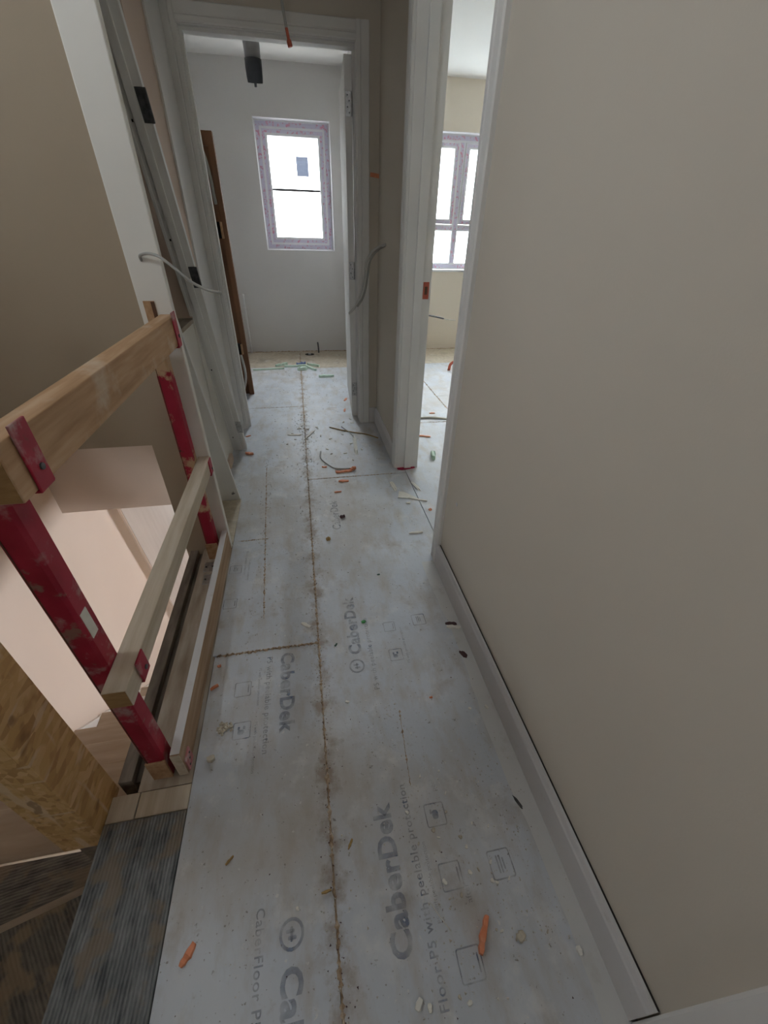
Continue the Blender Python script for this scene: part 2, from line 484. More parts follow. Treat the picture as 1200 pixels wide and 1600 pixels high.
def sheet_stripe(name, rot, dark, pale, tan, scale=40):
    """ribbed black protection sheet caked in plaster"""
    m = bpy.data.materials.new(name)
    m.use_nodes = True
    nt = m.node_tree
    bs = nt.nodes['Principled BSDF']
    bs.inputs['Roughness'].default_value = 0.55
    geo = nt.nodes.new('ShaderNodeNewGeometry')
    mp = nt.nodes.new('ShaderNodeMapping')
    mp.inputs['Rotation'].default_value = (0, 0, rot)
    nt.links.new(geo.outputs['Position'], mp.inputs['Vector'])
    st = nt.nodes.new('ShaderNodeMapping')
    st.inputs['Scale'].default_value = (1, 0.2, 1)
    nt.links.new(mp.outputs['Vector'], st.inputs['Vector'])
    a = nt.nodes.new('ShaderNodeTexWave')
    a.inputs['Scale'].default_value = scale
    a.inputs['Distortion'].default_value = 2.2
    a.inputs['Detail'].default_value = 4
    a.inputs['Detail Scale'].default_value = 3.0
    nt.links.new(st.outputs['Vector'], a.inputs['Vector'])
    aw = nt.nodes.new('ShaderNodeMath')
    aw.operation = 'MULTIPLY_ADD'
    aw.inputs[1].default_value = 0.15
    aw.inputs[2].default_value = 0.42
    nt.links.new(a.outputs['Fac'], aw.inputs[0])
    b = nt.nodes.new('ShaderNodeTexNoise')
    b.inputs['Scale'].default_value = 24
    b.inputs['Detail'].default_value = 10
    s2 = nt.nodes.new('ShaderNodeMapping')
    s2.inputs['Scale'].default_value = (1.8, 0.5, 1)
    nt.links.new(mp.outputs['Vector'], s2.inputs['Vector'])
    nt.links.new(s2.outputs['Vector'], b.inputs['Vector'])
    b.inputs['Roughness'].default_value = 0.7
    ad = nt.nodes.new('ShaderNodeMath')
    ad.operation = 'ADD'
    nt.links.new(aw.outputs[0], ad.inputs[0])
    nt.links.new(b.outputs['Fac'], ad.inputs[1])
    cr = nt.nodes.new('ShaderNodeValToRGB')
    cr.color_ramp.elements[0].position = 0.40
    cr.color_ramp.elements[0].color = (*dark, 1)
    cr.color_ramp.elements[1].position = 0.62
    cr.color_ramp.elements[1].color = (*pale, 1)
    hf = nt.nodes.new('ShaderNodeMath')
    hf.operation = 'MULTIPLY'
    hf.inputs[1].default_value = 0.5
    nt.links.new(ad.outputs[0], hf.inputs[0])
    nt.links.new(hf.outputs[0], cr.inputs['Fac'])
    c = nt.nodes.new('ShaderNodeTexNoise')
    c.inputs['Scale'].default_value = 16
    c.inputs['Detail'].default_value = 6
    nt.links.new(geo.outputs['Position'], c.inputs['Vector'])
    rg = nt.nodes.new('ShaderNodeMapRange')
    rg.inputs['From Min'].default_value = 0.52
    rg.inputs['From Max'].default_value = 0.62
    rg.inputs['To Max'].default_value = 0.75
    nt.links.new(c.outputs['Fac'], rg.inputs['Value'])
    mx = nt.nodes.new('ShaderNodeMix')
    mx.data_type = 'RGBA'
    nt.links.new(rg.outputs['Result'], mx.inputs['Factor'])
    nt.links.new(cr.outputs['Color'], mx.inputs['A'])
    mx.inputs['B'].default_value = (*tan, 1)
    nt.links.new(mx.outputs['Result'], bs.inputs['Base Color'])
    bp = nt.nodes.new('ShaderNodeBump')
    bp.inputs['Strength'].default_value = 0.35
    bp.inputs['Distance'].default_value = 0.004
    nt.links.new(a.outputs['Fac'], bp.inputs['Height'])
    nt.links.new(bp.outputs['Normal'], bs.inputs['Normal'])
    return m


M['sheet'] = sheet_stripe('ribbed_sheet', 0.0, (0.03, 0.036, 0.04), (0.27, 0.28, 0.28), (0.20, 0.155, 0.105))
M['sheet_x'] = sheet_stripe('ribbed_sheet_cross', 1.45, (0.03, 0.028, 0.025), (0.26, 0.23, 0.19), (0.22, 0.16, 0.10))
M['sheet_d'] = sheet_stripe('ribbed_sheet_fan', -0.65, (0.03, 0.027, 0.022), (0.20, 0.17, 0.13), (0.23, 0.16, 0.09))


def tape_material():
    """lavender protection tape with rows of small red print"""
    m = bpy.data.materials.new('window_tape')
    m.use_nodes = True
    nt = m.node_tree
    bs = nt.nodes['Principled BSDF']
    bs.inputs['Roughness'].default_value = 0.4
    geo = nt.nodes.new('ShaderNodeNewGeometry')
    nz = nt.nodes.new('ShaderNodeTexNoise')
    nz.inputs['Scale'].default_value = 48
    nz.inputs['Detail'].default_value = 1
    nt.links.new(geo.outputs['Position'], nz.inputs['Vector'])
    cr = nt.nodes.new('ShaderNodeValToRGB')
    e = cr.color_ramp.elements
    e[0].position, e[0].color = 0.56, (0.60, 0.57, 0.68, 1)
    e[1].position, e[1].color = 0.68, (0.60, 0.26, 0.36, 1)
    nt.links.new(nz.outputs['Fac'], cr.inputs['Fac'])
    nt.links.new(cr.outputs['Color'], bs.inputs['Base Color'])
    return m


M['wtape'] = tape_material()


def glass_material(name, haze):
    m = bpy.data.materials.new(name)
    m.use_nodes = True
    nt = m.node_tree
    nt.nodes.remove(nt.nodes['Principled BSDF'])
    out = nt.nodes['Material Output']
    tr = nt.nodes.new('ShaderNodeBsdfTransparent')
    tr.inputs[0].default_value = (0.93, 0.97, 0.98, 1)
    gl = nt.nodes.new('ShaderNodeBsdfGlossy')
    gl.inputs['Roughness'].default_value = 0.03
    mx = nt.nodes.new('ShaderNodeMixShader')
    mx.inputs[0].default_value = 0.06
    nt.links.new(tr.outputs[0], mx.inputs[1])
    nt.links.new(gl.outputs[0], mx.inputs[2])
    last = mx
    if haze:
        geo = nt.nodes.new('ShaderNodeNewGeometry')
        mp = nt.nodes.new('ShaderNodeMapping')
        mp.inputs['Rotation'].default_value = (0, 0.7, 0)
        mp.inputs['Scale'].default_value = (1, 1, 0.2)
        nt.links.new(geo.outputs['Position'], mp.inputs['Vector'])
        nz = nt.nodes.new('ShaderNodeTexNoise')
        nz.inputs['Scale'].default_value = 22
        nz.inputs['Detail'].default_value = 5
        nt.links.new(mp.outputs['Vector'], nz.inputs['Vector'])
        rg = nt.nodes.new('ShaderNodeMapRange')
        rg.inputs['From Min'].default_value = 0.45
        rg.inputs['From Max'].default_value = 0.7
        rg.inputs['To Min'].default_value = haze * 0.4
        rg.inputs['To Max'].default_value = haze * 1.6
        nt.links.new(nz.outputs['Fac'], rg.inputs['Value'])
        tl = nt.nodes.new('ShaderNodeBsdfTranslucent')
        tl.inputs[0].default_value = (0.75, 0.88, 0.95, 1)
        m2 = nt.nodes.new('ShaderNodeMixShader')
        nt.links.new(rg.outputs['Result'], m2.inputs[0])
        nt.links.new(mx.outputs[0], m2.inputs[1])
        nt.links.new(tl.outputs[0], m2.inputs[2])
        last = m2
    nt.links.new(last.outputs[0], out.inputs['Surface'])
    return m


M['glass'] = glass_material('window_glass', 0.0)
M['glass_film'] = glass_material('filmed_window_glass', 0.35)

# ---------------------------------------------------------------- structure: walls
ZC = 2.45
XR = 0.52
YE = 2.98
YB = 5.30

b = MB()
b.box(XR, 0.65, -2.6, 1.345, 0, ZC).box(XR, 0.65, 1.345, 2.225, 2.03, ZC).box(XR, 0.65, 2.225, YE + 0.13, 0, ZC)
struct(b.build('wall_right', M['paint']))
b = MB()
b.box(-1.6, -0.47, YE, YE + 0.13, 0, ZC).box(-0.47, 0.412, YE, YE + 0.13, 2.03, ZC).box(0.412, XR, YE, YE + 0.13, 0, ZC)
struct(b.build('wall_end', M['paint']))
struct(MB().box(-0.61, -0.515, 2.3, YE, 0.86, ZC).build('wall_left', M['pink']))
struct(MB().box(-0.61, -0.515, 2.305, YE, 0, 0.86).build('wall_left_lower', M['postwhite']))
struct(MB().box(-0.61, -0.52, 1.602, 2.3, 0, 0.84).build('wall_balustrade', M['postwhite']))
struct(MB().box(-0.615, -0.515, 1.602, 2.30, 0.84, 0.858).build('trim_1', M['dusty']))
b = MB()
b.box(-1.5, -0.506, 1.570, 1.60, 0.53, ZC).box(-0.605, -0.506, 1.570, 1.60, -0.25, 0.53)
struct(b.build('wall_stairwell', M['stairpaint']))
struct(MB().box(-1.5, -0.61, 1.60, 2.3, 0.53, 0.72).build('wall_bulkhead_floor', M['dusty']))
struct(MB().box(-1.5, -0.612, 2.285, 2.299, 0.72, ZC).build('shade_panel_back', M['recess_shade']))  # added dark panel, paints the recess shade on its back wall
struct(MB().box(-1.5, -1.485, 1.602, 2.284, 0.72, ZC).build('shade_panel_side', M['recess_shade']))  # side panel in the same painted shade
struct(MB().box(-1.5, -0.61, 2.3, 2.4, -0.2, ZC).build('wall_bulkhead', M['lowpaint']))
b = MB()
b.box(-1.6, -1.5, -2.6, 3.6, -2.6, 0.53).box(-1.6, -1.5, -2.6, 0.5, 0.53, ZC).box(-1.6, -1.5, 1.0, YE, 0.53, ZC)
b.box(-1.6, -1.5, 0.5, 1.0, 0.53, 1.89).box(-1.6, -1.5, 0.5, 1.0, 2.25, ZC).box(-1.6, -1.5, 3.6, YB, -2.6, -0.25)
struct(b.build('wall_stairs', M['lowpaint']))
# bathroom and bedroom
struct(MB().box(-1.05, -0.95, YE + 0.13, YB, 0, ZC).build('wall_bath_left', M['bathpaint']))
struct(MB().box(0.585, 0.69, YE + 0.13, YB, 0, ZC).build('wall_bath_right', M['bathpaint']))


def wall_with_hole(name, x0, x1, z0, z1, y0, y1, holes, m):
    b = MB()
    xs = x0
    for hx0, hx1, hz0, hz1 in holes:
        b.box(xs, hx0, y0, y1, z0, z1).box(hx0, hx1, y0, y1, z0, hz0).box(hx0, hx1, y0, y1, hz1, z1)
        xs = hx1
    b.box(xs, x1, y0, y1, z0, z1)
    return struct(b.build(name, m))


WB = (-0.275, 0.440, 1.04, 2.08)
WD = (1.30, 3.30, 0.875, 2.07)
wall_with_hole('wall_back_bath', -1.05, 0.64, 0, ZC, YB, YB + 0.3, [WB], M['bathpaint'])
wall_with_hole('wall_back_bedroom', 0.64, 3.6, 0, ZC, YB, YB + 0.3, [WD], M['bedpaint'])
wall_with_hole('wall_front', -1.6, 3.6, 0, ZC, -2.7, -2.6, [(-0.48, -0.12, 1.6, 2.0)], M['paint'])
b = MB().box(3.6, 3.7, -2.7, YB + 0.3, 0, ZC).box(0.65, 3.6, 0.1, 0.2, 0, ZC)
struct(b.build('wall_bedroom_right', M['bedpaint']))
b = MB().box(3.6, 3.7, -2.7, 0.7, -2.6, 0).box(3.6, 3.7, 2.2, YB + .3, -2.6, 0).box(3.6, 3.7, 0.7, 2.2, -2.6, -1.15).box(3.6, 3.7, 0.7, 2.2, -0.35, 0)  # side opening added out of view to light the lower stairwell
struct(b.build('wall_ground_right', M['lowpaint']))
wall_with_hole('wall_ground_back', -1.6, 3.6, -2.6, 0, YB, YB + 0.3, [(-0.2, 0.7, -2.0, -0.8)], M['lowpaint'])
wall_with_hole('wall_ground_front', -1.6, 3.6, -2.6, 0, -2.7, -2.6, [(-0.1, 0.8, -1.85, -0.95)], M['lowpaint'])
struct(MB().box(-1.7, 3.7, -2.7, YB + 0.3, ZC, ZC + 0.15).build('ceiling', M['ceil']))
struct(MB().box(-1.7, 3.7, -2.7, YB + 0.3, -2.75, -2.6).build('floor_ground', M['chip']))

# upper floor: joist slab + separate chipboard sheets
b = MB()
b.box(-1.5, 3.6, -2.6, -0.45, -0.25, -0.024)
b.box(-0.575, 3.6, -0.45, 0.49, -0.25, -0.024)
b.box(-0.53, 3.6, 0.49, 1.575, -0.25, -0.024)
b.box(-0.505, 3.6, 1.575, 1.60, -0.25, -0.024)
b.box(-0.61, 3.6, 1.60, 2.4, -0.25, -0.024)
b.box(-1.5, 3.6, 2.4, YB, -0.25, -0.024)
floor = struct(b.build('floor', M['seam']))


def sheet(poly, m, dz=0.0):
    t = MB().prism(poly, -0.0235, dz)
    return t.build('floor_board', m, floor)


def rect(x0, x1, y0, y1):
    return [(x0, y0), (x1, y0), (x1, y1), (x0, y1)]


G = 0.0022
SX = -0.035
board_l0 = sheet(rect(-0.392, SX - G, -2.6, 0.954), M['film'])
board_l1 = sheet([(-0.400, 0.960), (SX - G, 0.957), (SX - G, 3.378), (-0.56, 3.378), (-0.56, 1.98), (-0.402, 1.98)], M['film'])
board_l2 = sheet(rect(-0.95, SX - G, 3.382, 4.60), M['film'])
sheet(rect(-0.95, SX - G, 4.603, YB), M['chip'])
board_r0 = sheet(rect(SX + G, 0.565, -2.6, -0.30), M['film'])
board_r1 = sheet(rect(SX + G, 0.565, -0.297, 2.139), M['film'])
board_r2 = sheet(rect(SX + G, 0.565, 2.143, 4.53), M['film'], 0.0004)
sheet(rect(SX + G, 0.565, 4.533, YB), M['chip'])
sheet(rect(0.569, 1.167, 0.2, 2.90), M['film'])
sheet(rect(0.569, 1.167, 2.903, 4.6), M['film'])
sheet(rect(1.171, 1.769, 0.2, 3.5), M['film'])
sheet(rect(1.171, 1.769, 3.503, 4.6), M['film'])
sheet(rect(1.773, 3.6, 0.2, 4.6), M['film'])
sheet(rect(0.569, 3.6, 4.603, YB), M['chip'])
sheet(rect(-0.52, -0.404, 1.595, 1.977), M['chip'])
sheet(rect(-1.5, -0.396, -2.6, -0.46), M['film'])


# printed lettering on the film (flat ink on the boards)
def text(board, body, x, y, size, direction, bold=0.0, sp=1.0):
    """direction -1: reads towards the stairs end (-y), tops to the right; +1: reads away (+y), tops to the left"""
    cu = bpy.data.curves.new('txt', 'FONT')
    cu.body = body
    cu.size = size
    cu.offset = bold
    cu.space_character = sp
    cu.resolution_u = 3
    o = bpy.data.objects.new('txt', cu)
    COL.objects.link(o)
    bpy.context.view_layer.update()
    me = bpy.data.meshes.new_from_object(o)
    bpy.data.objects.remove(o)
    bpy.data.curves.remove(cu)
    a = -H90 if direction < 0 else H90
    me.transform(Matrix.Rotation(a, 4, 'Z'))
    me.materials.clear()
    me.materials.append(M['ink'])
    me.name = 'printed_lettering'
    return place(bpy.data.objects.new('printed_lettering', me), Vector((x, y, 0.0007)), board)


def ring_poly(b, outer, inner, z):
    n = len(outer)
    A = [b.bm.verts.new((x, y, z)) for x, y in outer]
    Bv = [b.bm.verts.new((x, y, z)) for x, y in inner]
    for i in range(n):
        b.bm.faces.new((A[i], A[(i + 1) % n], Bv[(i + 1) % n], Bv[i]))


def rrect(cx, cy, hx, hy, r, n=4):
    out = []
    for sx, sy, a0 in ((1, 1, 0), (-1, 1, 90), (-1, -1, 180), (1, -1, 270)):
        for k in range(n + 1):
            a = math.radians(a0 + 90 * k / n)
            out.append((cx + sx * (hx - r) + r * math.cos(a), cy + sy * (hy - r) + r * math.sin(a)))
    return out


def icon(board, cx, cy, h, kind, z=0.0007):
    b = MB()
    if kind != 'disc':
        ring_poly(b, rrect(cx, cy, h, h, h * 0.2), rrect(cx, cy, h * 0.9, h * 0.9, h * 0.14), z)
    else:
        circ = lambda r: [(cx + r * math.cos(k * math.pi / 10), cy + r * math.sin(k * math.pi / 10)) for k in range(20)]
        ring_poly(b, circ(h), circ(h * 0.78), z)
    blobs = {'hand': [(-.1, -.2, .35, .28), (-.35, .25, .12, .2), (.25, .3, .14, .2)], 'drop': [(0, 0, .3, .38), (-.4, .3, .1, .2)],
             'lines': [(-.25, 0, .07, .6), (0, 0, .07, .6), (.25, 0, .07, .4)], 'empty': [(.66, 0, .06, .55)],
             'disc': [(-.1, .18, .34, .12), (.05, -.22, .34, .12), (0, 0, .1, .45)]}[kind]
    for dx, dy, sx, sy in blobs:
        pts = rrect(cx + dx * h, cy + dy * h, sx * h, sy * h, min(sx, sy) * h * 0.7, 3)
        b.bm.faces.new([b.bm.verts.new((px, py, z)) for px, py in pts])
    return b.build('printed_symbol', M['ink'], board)


text(board_l0, 'CaberDek', -0.165, 0.932, 0.062, -1, 0.0021, 1.06)
text(board_l0, 'P5 with peelable protection', -0.213, 0.925, 0.026, -1, 0.0003, 1.1)
text(board_l0, 'P5 with peelable protection', -0.238, 0.885, 0.012, -1)
text(board_l0, 'P5 with peelable protection', -0.240, 0.70, 0.013, -1)
icon(board_l0, -0.285, 0.815, 0.026, 'empty')
icon(board_l0, -0.276, 0.68, 0.026, 'hand')
icon(board_l0, -0.130, 0.222, 0.026, 'disc')
text(board_l0, 'CaberDek', -0.150, 0.176, 0.060, -1, 0.0021, 1.06)
text(board_l0, 'CaberFloor P5', -0.205, 0.275, 0.026, -1, 0.0003, 1.1)
text(board_l1, 'P5 with peelable protection', -0.335, 1.52, 0.014, -1)
text(board_l1, 'P5 with peelable protection', -0.318, 1.46, 0.012, -1)
icon(board_l1, -0.37, 1.40, 0.026, 'lines')
icon(board_l1, -0.37, 1.20, 0.026, 'empty')
text(board_r1, 'CaberDek', 0.118, 0.142, 0.062, 1, 0.0021, 1.06)
text(board_r1, 'Floor P5 with peelable protection', 0.168, 0.06, 0.026, 1, 0.0003, 1.1)
text(board_r1, 'P5 with peelable protection', 0.190, 0.18, 0.013, 1)
icon(board_r1, 0.232, 0.375, 0.026, 'drop')
icon(board_r1, 0.234, 0.252, 0.026, 'empty')
icon(board_r1, 0.358, 0.252, 0.028, 'lines')
icon(board_r1, 0.230, 0.112, 0.026, 'empty')
text(board_r1, 'peel', 0.250, 0.425, 0.018, 1)
text(board_r1, 'after', 0.268, 0.20, 0.018, 1)
icon(board_r1, 0.090, 0.838, 0.027, 'disc')
text(board_r1, 'CaberDek', 0.112, 0.885, 0.060, 1, 0.0021, 1.06)
text(board_r1, 'P5 with peelable protection', 0.152, 0.74, 0.024, 1, 0.0003, 1.1)
icon(board_r1, 0.350, 1.000, 0.026, 'lines')
icon(board_r1, 0.232, 0.985, 0.022, 'empty')
icon(board_r1, 0.232, 0.86, 0.024, 'hand')
text(board_r1, 'P5 with peelable protection', 0.275, 0.82, 0.014, 1)
text(board_r1, 'CaberDek', 0.112, 1.62, 0.060, 1, 0.0009, 1.03)

# pale un-scuffed strip of film lapped up against the skirting
b = MB()
N = 34
top = []
for i in range(N + 1):
    y = -0.3 + 1.62 * i / N
    top.append((0.455 + 0.008 * math.sin(y * 9) + random.uniform(-.003, .003), y))
pts = top + [(0.507, 1.32), (0.507, -0.3)]
b.bm.faces.new([b.bm.verts.new((x, y, 0.0006)) for x, y in pts])
b.build('film_lap', M['film_edge'], board_r1)


# ridges of glue and dirt squeezed out of the joints
def seam_bead(p0, p1, wid, h, n, drop=0.25):
    b = MB()
    p0, p1 = Vector(p0), Vector(p1)
    d = (p1 - p0).normalized()
    s = Vector((-d.y, d.x, 0))
    rows = []
    for i in range(n + 1):
        p = p0.lerp(p1, i / n)
        on = random.random() > drop
        ww = wid * random.uniform(.35, 1.25) * (1 if on else .35)
        hh = h * random.uniform(.2, 1.3) * (1 if on else .25)
        jit = s * random.uniform(-wid, wid) * .35
        rows.append([b.bm.verts.new(p + s * (-ww) + jit + Vector((0, 0, 0.0003))),
                     b.bm.verts.new(p + jit + s * random.uniform(-.3, .3) * ww + Vector((0, 0, 0.0005 + hh))),
                     b.bm.verts.new(p + s * ww + jit + Vector((0, 0, 0.0003)))])
    for i in range(n):
        for k in range(2):
            b.bm.faces.new((rows[i][k], rows[i + 1][k], rows[i + 1][k + 1], rows[i][k + 1]))
    o = b.build('seam_glue', M['glue'], floor)
    o['kind'] = 'stuff'


seam_bead((SX, -0.3, 0), (SX, 3.0, 0), 0.0050, 0.0025, 620, .42)
seam_bead((SX, 3.0, 0), (SX, 5.2, 0), 0.008, 0.002, 120, .5)
seam_bead((-0.385, 0.957, 0), (SX, 0.957, 0), 0.006, 0.005, 70, .1)
seam_bead((SX, 2.141, 0), (0.50, 2.141, 0), 0.006, 0.002, 80, .4)
seam_bead((-0.45, 3.38, 0), (SX, 3.38, 0), 0.005, 0.002, 60, .4)
seam_bead((-0.235, 1.1, 0), (-0.285, 2.35, 0), 0.004, 0.0022, 190, .55)
seam_bead((-0.38, 1.60, 0), (-0.24, 1.60, 0), 0.004, 0.002, 30, .5)
seam_bead((0.185, 0.45, 0), (0.20, 0.66, 0), 0.003, 0.0012, 50, .8)
seam_bead((1.169, 2.9, 0), (1.169, 4.5, 0), 0.008, 0.003, 60, .3)
seam_bead((0.69, 2.902, 0), (1.169, 2.902, 0), 0.007, 0.003, 40, .3)
# ragged dark joint lines where walls meet floor
seam_bead((-0.95, 5.285, 0), (0.58, 5.285, 0), 0.012, 0.006, 120, .2)
seam_bead((0.69, 5.285, 0), (3.0, 5.285, 0), 0.012, 0.005, 120, .2)

# ---------------------------------------------------------------- skirtings
def skirting(name, a, bpt, nrm, h=0.112, t=0.015, gap=0.0):
    prof = [(0, 0), (t, 0), (t, h * 0.80), (t * 0.8, h * 0.86), (t * 0.55, h), (0, h)]
    n = Vector(nrm)
    o = MB().extrude(prof, Vector(a) + n * gap, Vector(bpt) + n * gap, n, Vector((0, 0, 1))).build(name, M['skirt'])
    return struct(o)


skirting('baseboard_right', (XR, -0.012, 0.0006), (XR, 1.303, 0.0006), (-1, 0, 0), t=0.012, gap=0.006)
struct(MB().box(XR - 0.006, XR, -0.012, 1.303, 0.002, 0.1085).build('gap_shade_strip', M['gap']))  # near-black strip paints the shadow behind the skirting top
skirting('baseboard_right_far', (XR, 2.285, 0.0006), (XR, YE - 0.0, 0.0006), (-1, 0, 0), h=0.115)
skirting('baseboard_end', (0.464, YE, 0.0006), (XR - 0.015, YE, 0.0006), (0, -1, 0), h=0.115, t=0.014)

# ---------------------------------------------------------------- door frames
AP = [(0, 0), (0, 0.012), (0.006, 0.0165), (0.022, 0.0165), (0.026, 0.0125), (0.032, 0.0165), (0.060, 0.018), (0.066, 0.018), (0.070, 0.013), (0.070, 0)]


def architrave(a, bpt, u, v, parent):
    return MB().extrude(AP, a, bpt, u, v).build('architrave', M['white'], parent)


def hinge(c, ax, nrm, parent, m='steel', hz=0.045, hw=0.014):
    """butt hinge leaf let into a jamb: plate, knuckle and screw heads"""
    c, ax, nrm = Vector(c), Vector(ax), Vector(nrm)
    zz = ax.cross(nrm)
    h = MB().obox(c, ax, nrm, zz, hw, 0.0018, hz, 0.0008).build('hinge', M[m], parent)
    kb = MB()
    for k in range(3):
        kb.tube([c + ax * hw + nrm * .002 + zz * (-hz + k * hz * .68), c + ax * hw + nrm * .002 + zz * (-hz + k * hz * .68 + hz * .62)], 0.0045, 8, 1)
    kb.build('knuckle', M[m], h)
    for k, (s, t) in enumerate(((-.35, -.7), (.25, -.25), (-.35, .25), (.25, .7))):
        p = c + ax * hw * s + zz * hz * t + nrm * 0.0018
        MB().tube([p, p + nrm * 0.0015], 0.0035, 8, 1).build('screw', M['darksteel'], h)
    return h


# end doorway into the bathroom
d1 = struct(empty('door_1', (-0.03, YE, 0)))
MB().box(-0.47, -0.445, YE - 0.002, YE + 0.134, 0.001, 2.005, .001).build('jamb', M['white'], d1)
jr = MB().box(0.388, 0.412, YE - 0.002, YE + 0.134, 0.001, 2.005, .001).build('jamb', M['white'], d1)
MB().box(-0.47, 0.412, YE - 0.002, YE + 0.134, 2.005, 2.03, .001).build('door_head', M['white'], d1)
MB().box(-0.445, -0.431, YE + 0.02, YE + 0.055, 0.001, 1.991, .001).build('door_stop', M['white'], d1)
MB().box(-0.445, 0.388, YE + 0.02, YE + 0.055, 1.991, 2.005, .001).build('door_stop', M['white'], d1)
UP = (0, 0, 1)
architrave((-0.448, YE, 0.001), (-0.448, YE, 2.078), (-1, 0, 0), (0, -1, 0), d1)
architrave((0.392, YE, 0.001), (0.392, YE, 2.078), (1, 0, 0), (0, -1, 0), d1)
architrave((-0.448, YE, 2.008), (0.392, YE, 2.008), (0, 0, 1), (0, -1, 0), d1)
th = math.radians(3.5)
lx, ly = Vector((math.cos(th), -math.sin(th), 0)), Vector((math.sin(th), math.cos(th), 0))
LC = Vector((0.364, YE + 0.108, 0))          # middle of the leaf's hinge edge
leaf = MB().obox(LC + ly * 0.381 + Vector((0, 0, 1.0)), lx, ly, Vector((0, 0, 1)), 0.020, 0.381, 0.988, .0015).build('door_leaf', M['white'], d1)
for z in (1.80, 1.01, 0.225):
    hinge(LC + Vector((0, 0, z)) - ly * 0.001, lx, -ly, leaf, 'steel', 0.05, 0.016)
# bedroom doorway in the right wall
d2 = struct(empty('door_2', (0.58, 1.78, 0)))
MB().box(XR - 0.002, 0.652, 1.345, 1.37, 0.001, 2.005, .001).build('jamb', M['white'], d2)
jf = MB().box(XR - 0.002, 0.652, 2.20, 2.225, 0.001, 2.005, .001).build('jamb', M['white'], d2)
MB().box(XR - 0.002, 0.652, 1.345, 2.225, 2.005, 2.03, .001).build('door_head', M['white'], d2)
MB().box(XR + 0.045, 0.607, 2.186, 2.20, 0.001, 1.991, .001).build('door_stop', M['white'], d2)
MB().box(XR + 0.045, 0.607, 1.37, 1.384, 0.001, 1.991, .001).build('door_stop', M['white'], d2)
architrave((XR, 1.368, 0.001), (XR, 1.368, 2.078), (0, -1, 0), (-1, 0, 0), d2)
architrave((XR, 2.205, 0.001), (XR, 2.205, 2.078), (0, 1, 0), (-1, 0, 0), d2)
architrave((XR, 1.368, 2.008), (XR, 2.205, 2.008), (0, 0, 1), (-1, 0, 0), d2)
kp = MB().box(0.612, 0.642, 2.1975, 2.2005, 0.955, 1.03, .001).build('keep_plate', M['copper'], jf)
MB().box(0.620, 0.634, 2.1965, 2.198, 0.975, 1.01).build('keep_hole', M['brown_dark'], kp)
# next door's architrave, at the near end of the right wall
d3 = struct(empty('door_3', (0.51, -0.05, 0)))
architrave((XR, -0.085, 0.001), (XR, -0.085, 2.078), (0, 1, 0), (-1, 0, 0), d3)
MB().box(XR - .002, XR + .004, -0.12, -0.085, 0.001, 2.0).build('jamb', M['white'], d3)

# ---------------------------------------------------------------- windows
def ring_bars(b, x0, x1, z0, z1, w_, y0, y1):
    b.box(x0, x0 + w_, y0, y1, z0, z1).box(x1 - w_, x1, y0, y1, z0, z1)
    b.box(x0 + w_, x1 - w_, y0, y1, z0, z0 + w_).box(x0 + w_, x1 - w_, y0, y1, z1 - w_, z1)
    return b


def tape_ring(x0, x1, z0, z1, w_, y, parent):
    for q in ((x0, x0 + w_, z0, z1), (x1 - w_, x1, z0, z1), (x0 + w_, x1 - w_, z0, z0 + w_), (x0 + w_, x1 - w_, z1 - w_, z1)):
        MB().box(q[0], q[1], y - 0.0012, y, q[2], q[3]).build('protective_tape', M['wtape'], parent)


YR = YB + 0.05
w1 = struct(empty('window_1', (0.08, YB + 0.06, 1.04)))
fr = ring_bars(MB(), -0.272, 0.437, 1.043, 2.077, 0.062, YR + 0.055, YR + 0.13).build('window_frame', M['upvc'], w1)
tape_ring(-0.262, 0.427, 1.053, 2.067, 0.034, YR + 0.055, fr)
sa = ring_bars(MB(), -0.218, 0.383, 1.097, 2.023, 0.058, YR + 0.04, YR + 0.115).build('sash', M['upvc'], w1)
tape_ring(-0.208, 0.373, 1.107, 2.013, 0.028, YR + 0.04, sa)
MB().box(-0.165, 0.33, YR + 0.075, YR + 0.081, 1.15, 1.97).build('pane', M['glass'], w1)
MB().box(-0.162, 0.327, YR + 0.070, YR + 0.086, 1.548, 1.568).build('glazing_bar', M['darksteel'], w1)
b = MB().box(-0.275, 0.44, YB - .002, YR + 0.055, 1.036, 1.0435).box(-0.275, 0.44, YB - .002, YR + 0.055, 2.0765, 2.082)
b.box(-0.277, -0.2715, YB - .002, YR + 0.055, 1.04, 2.08).box(0.4365, 0.442, YB - .002, YR + 0.055, 1.04, 2.08)
struct(b.build('trim_3', M['upvc']))

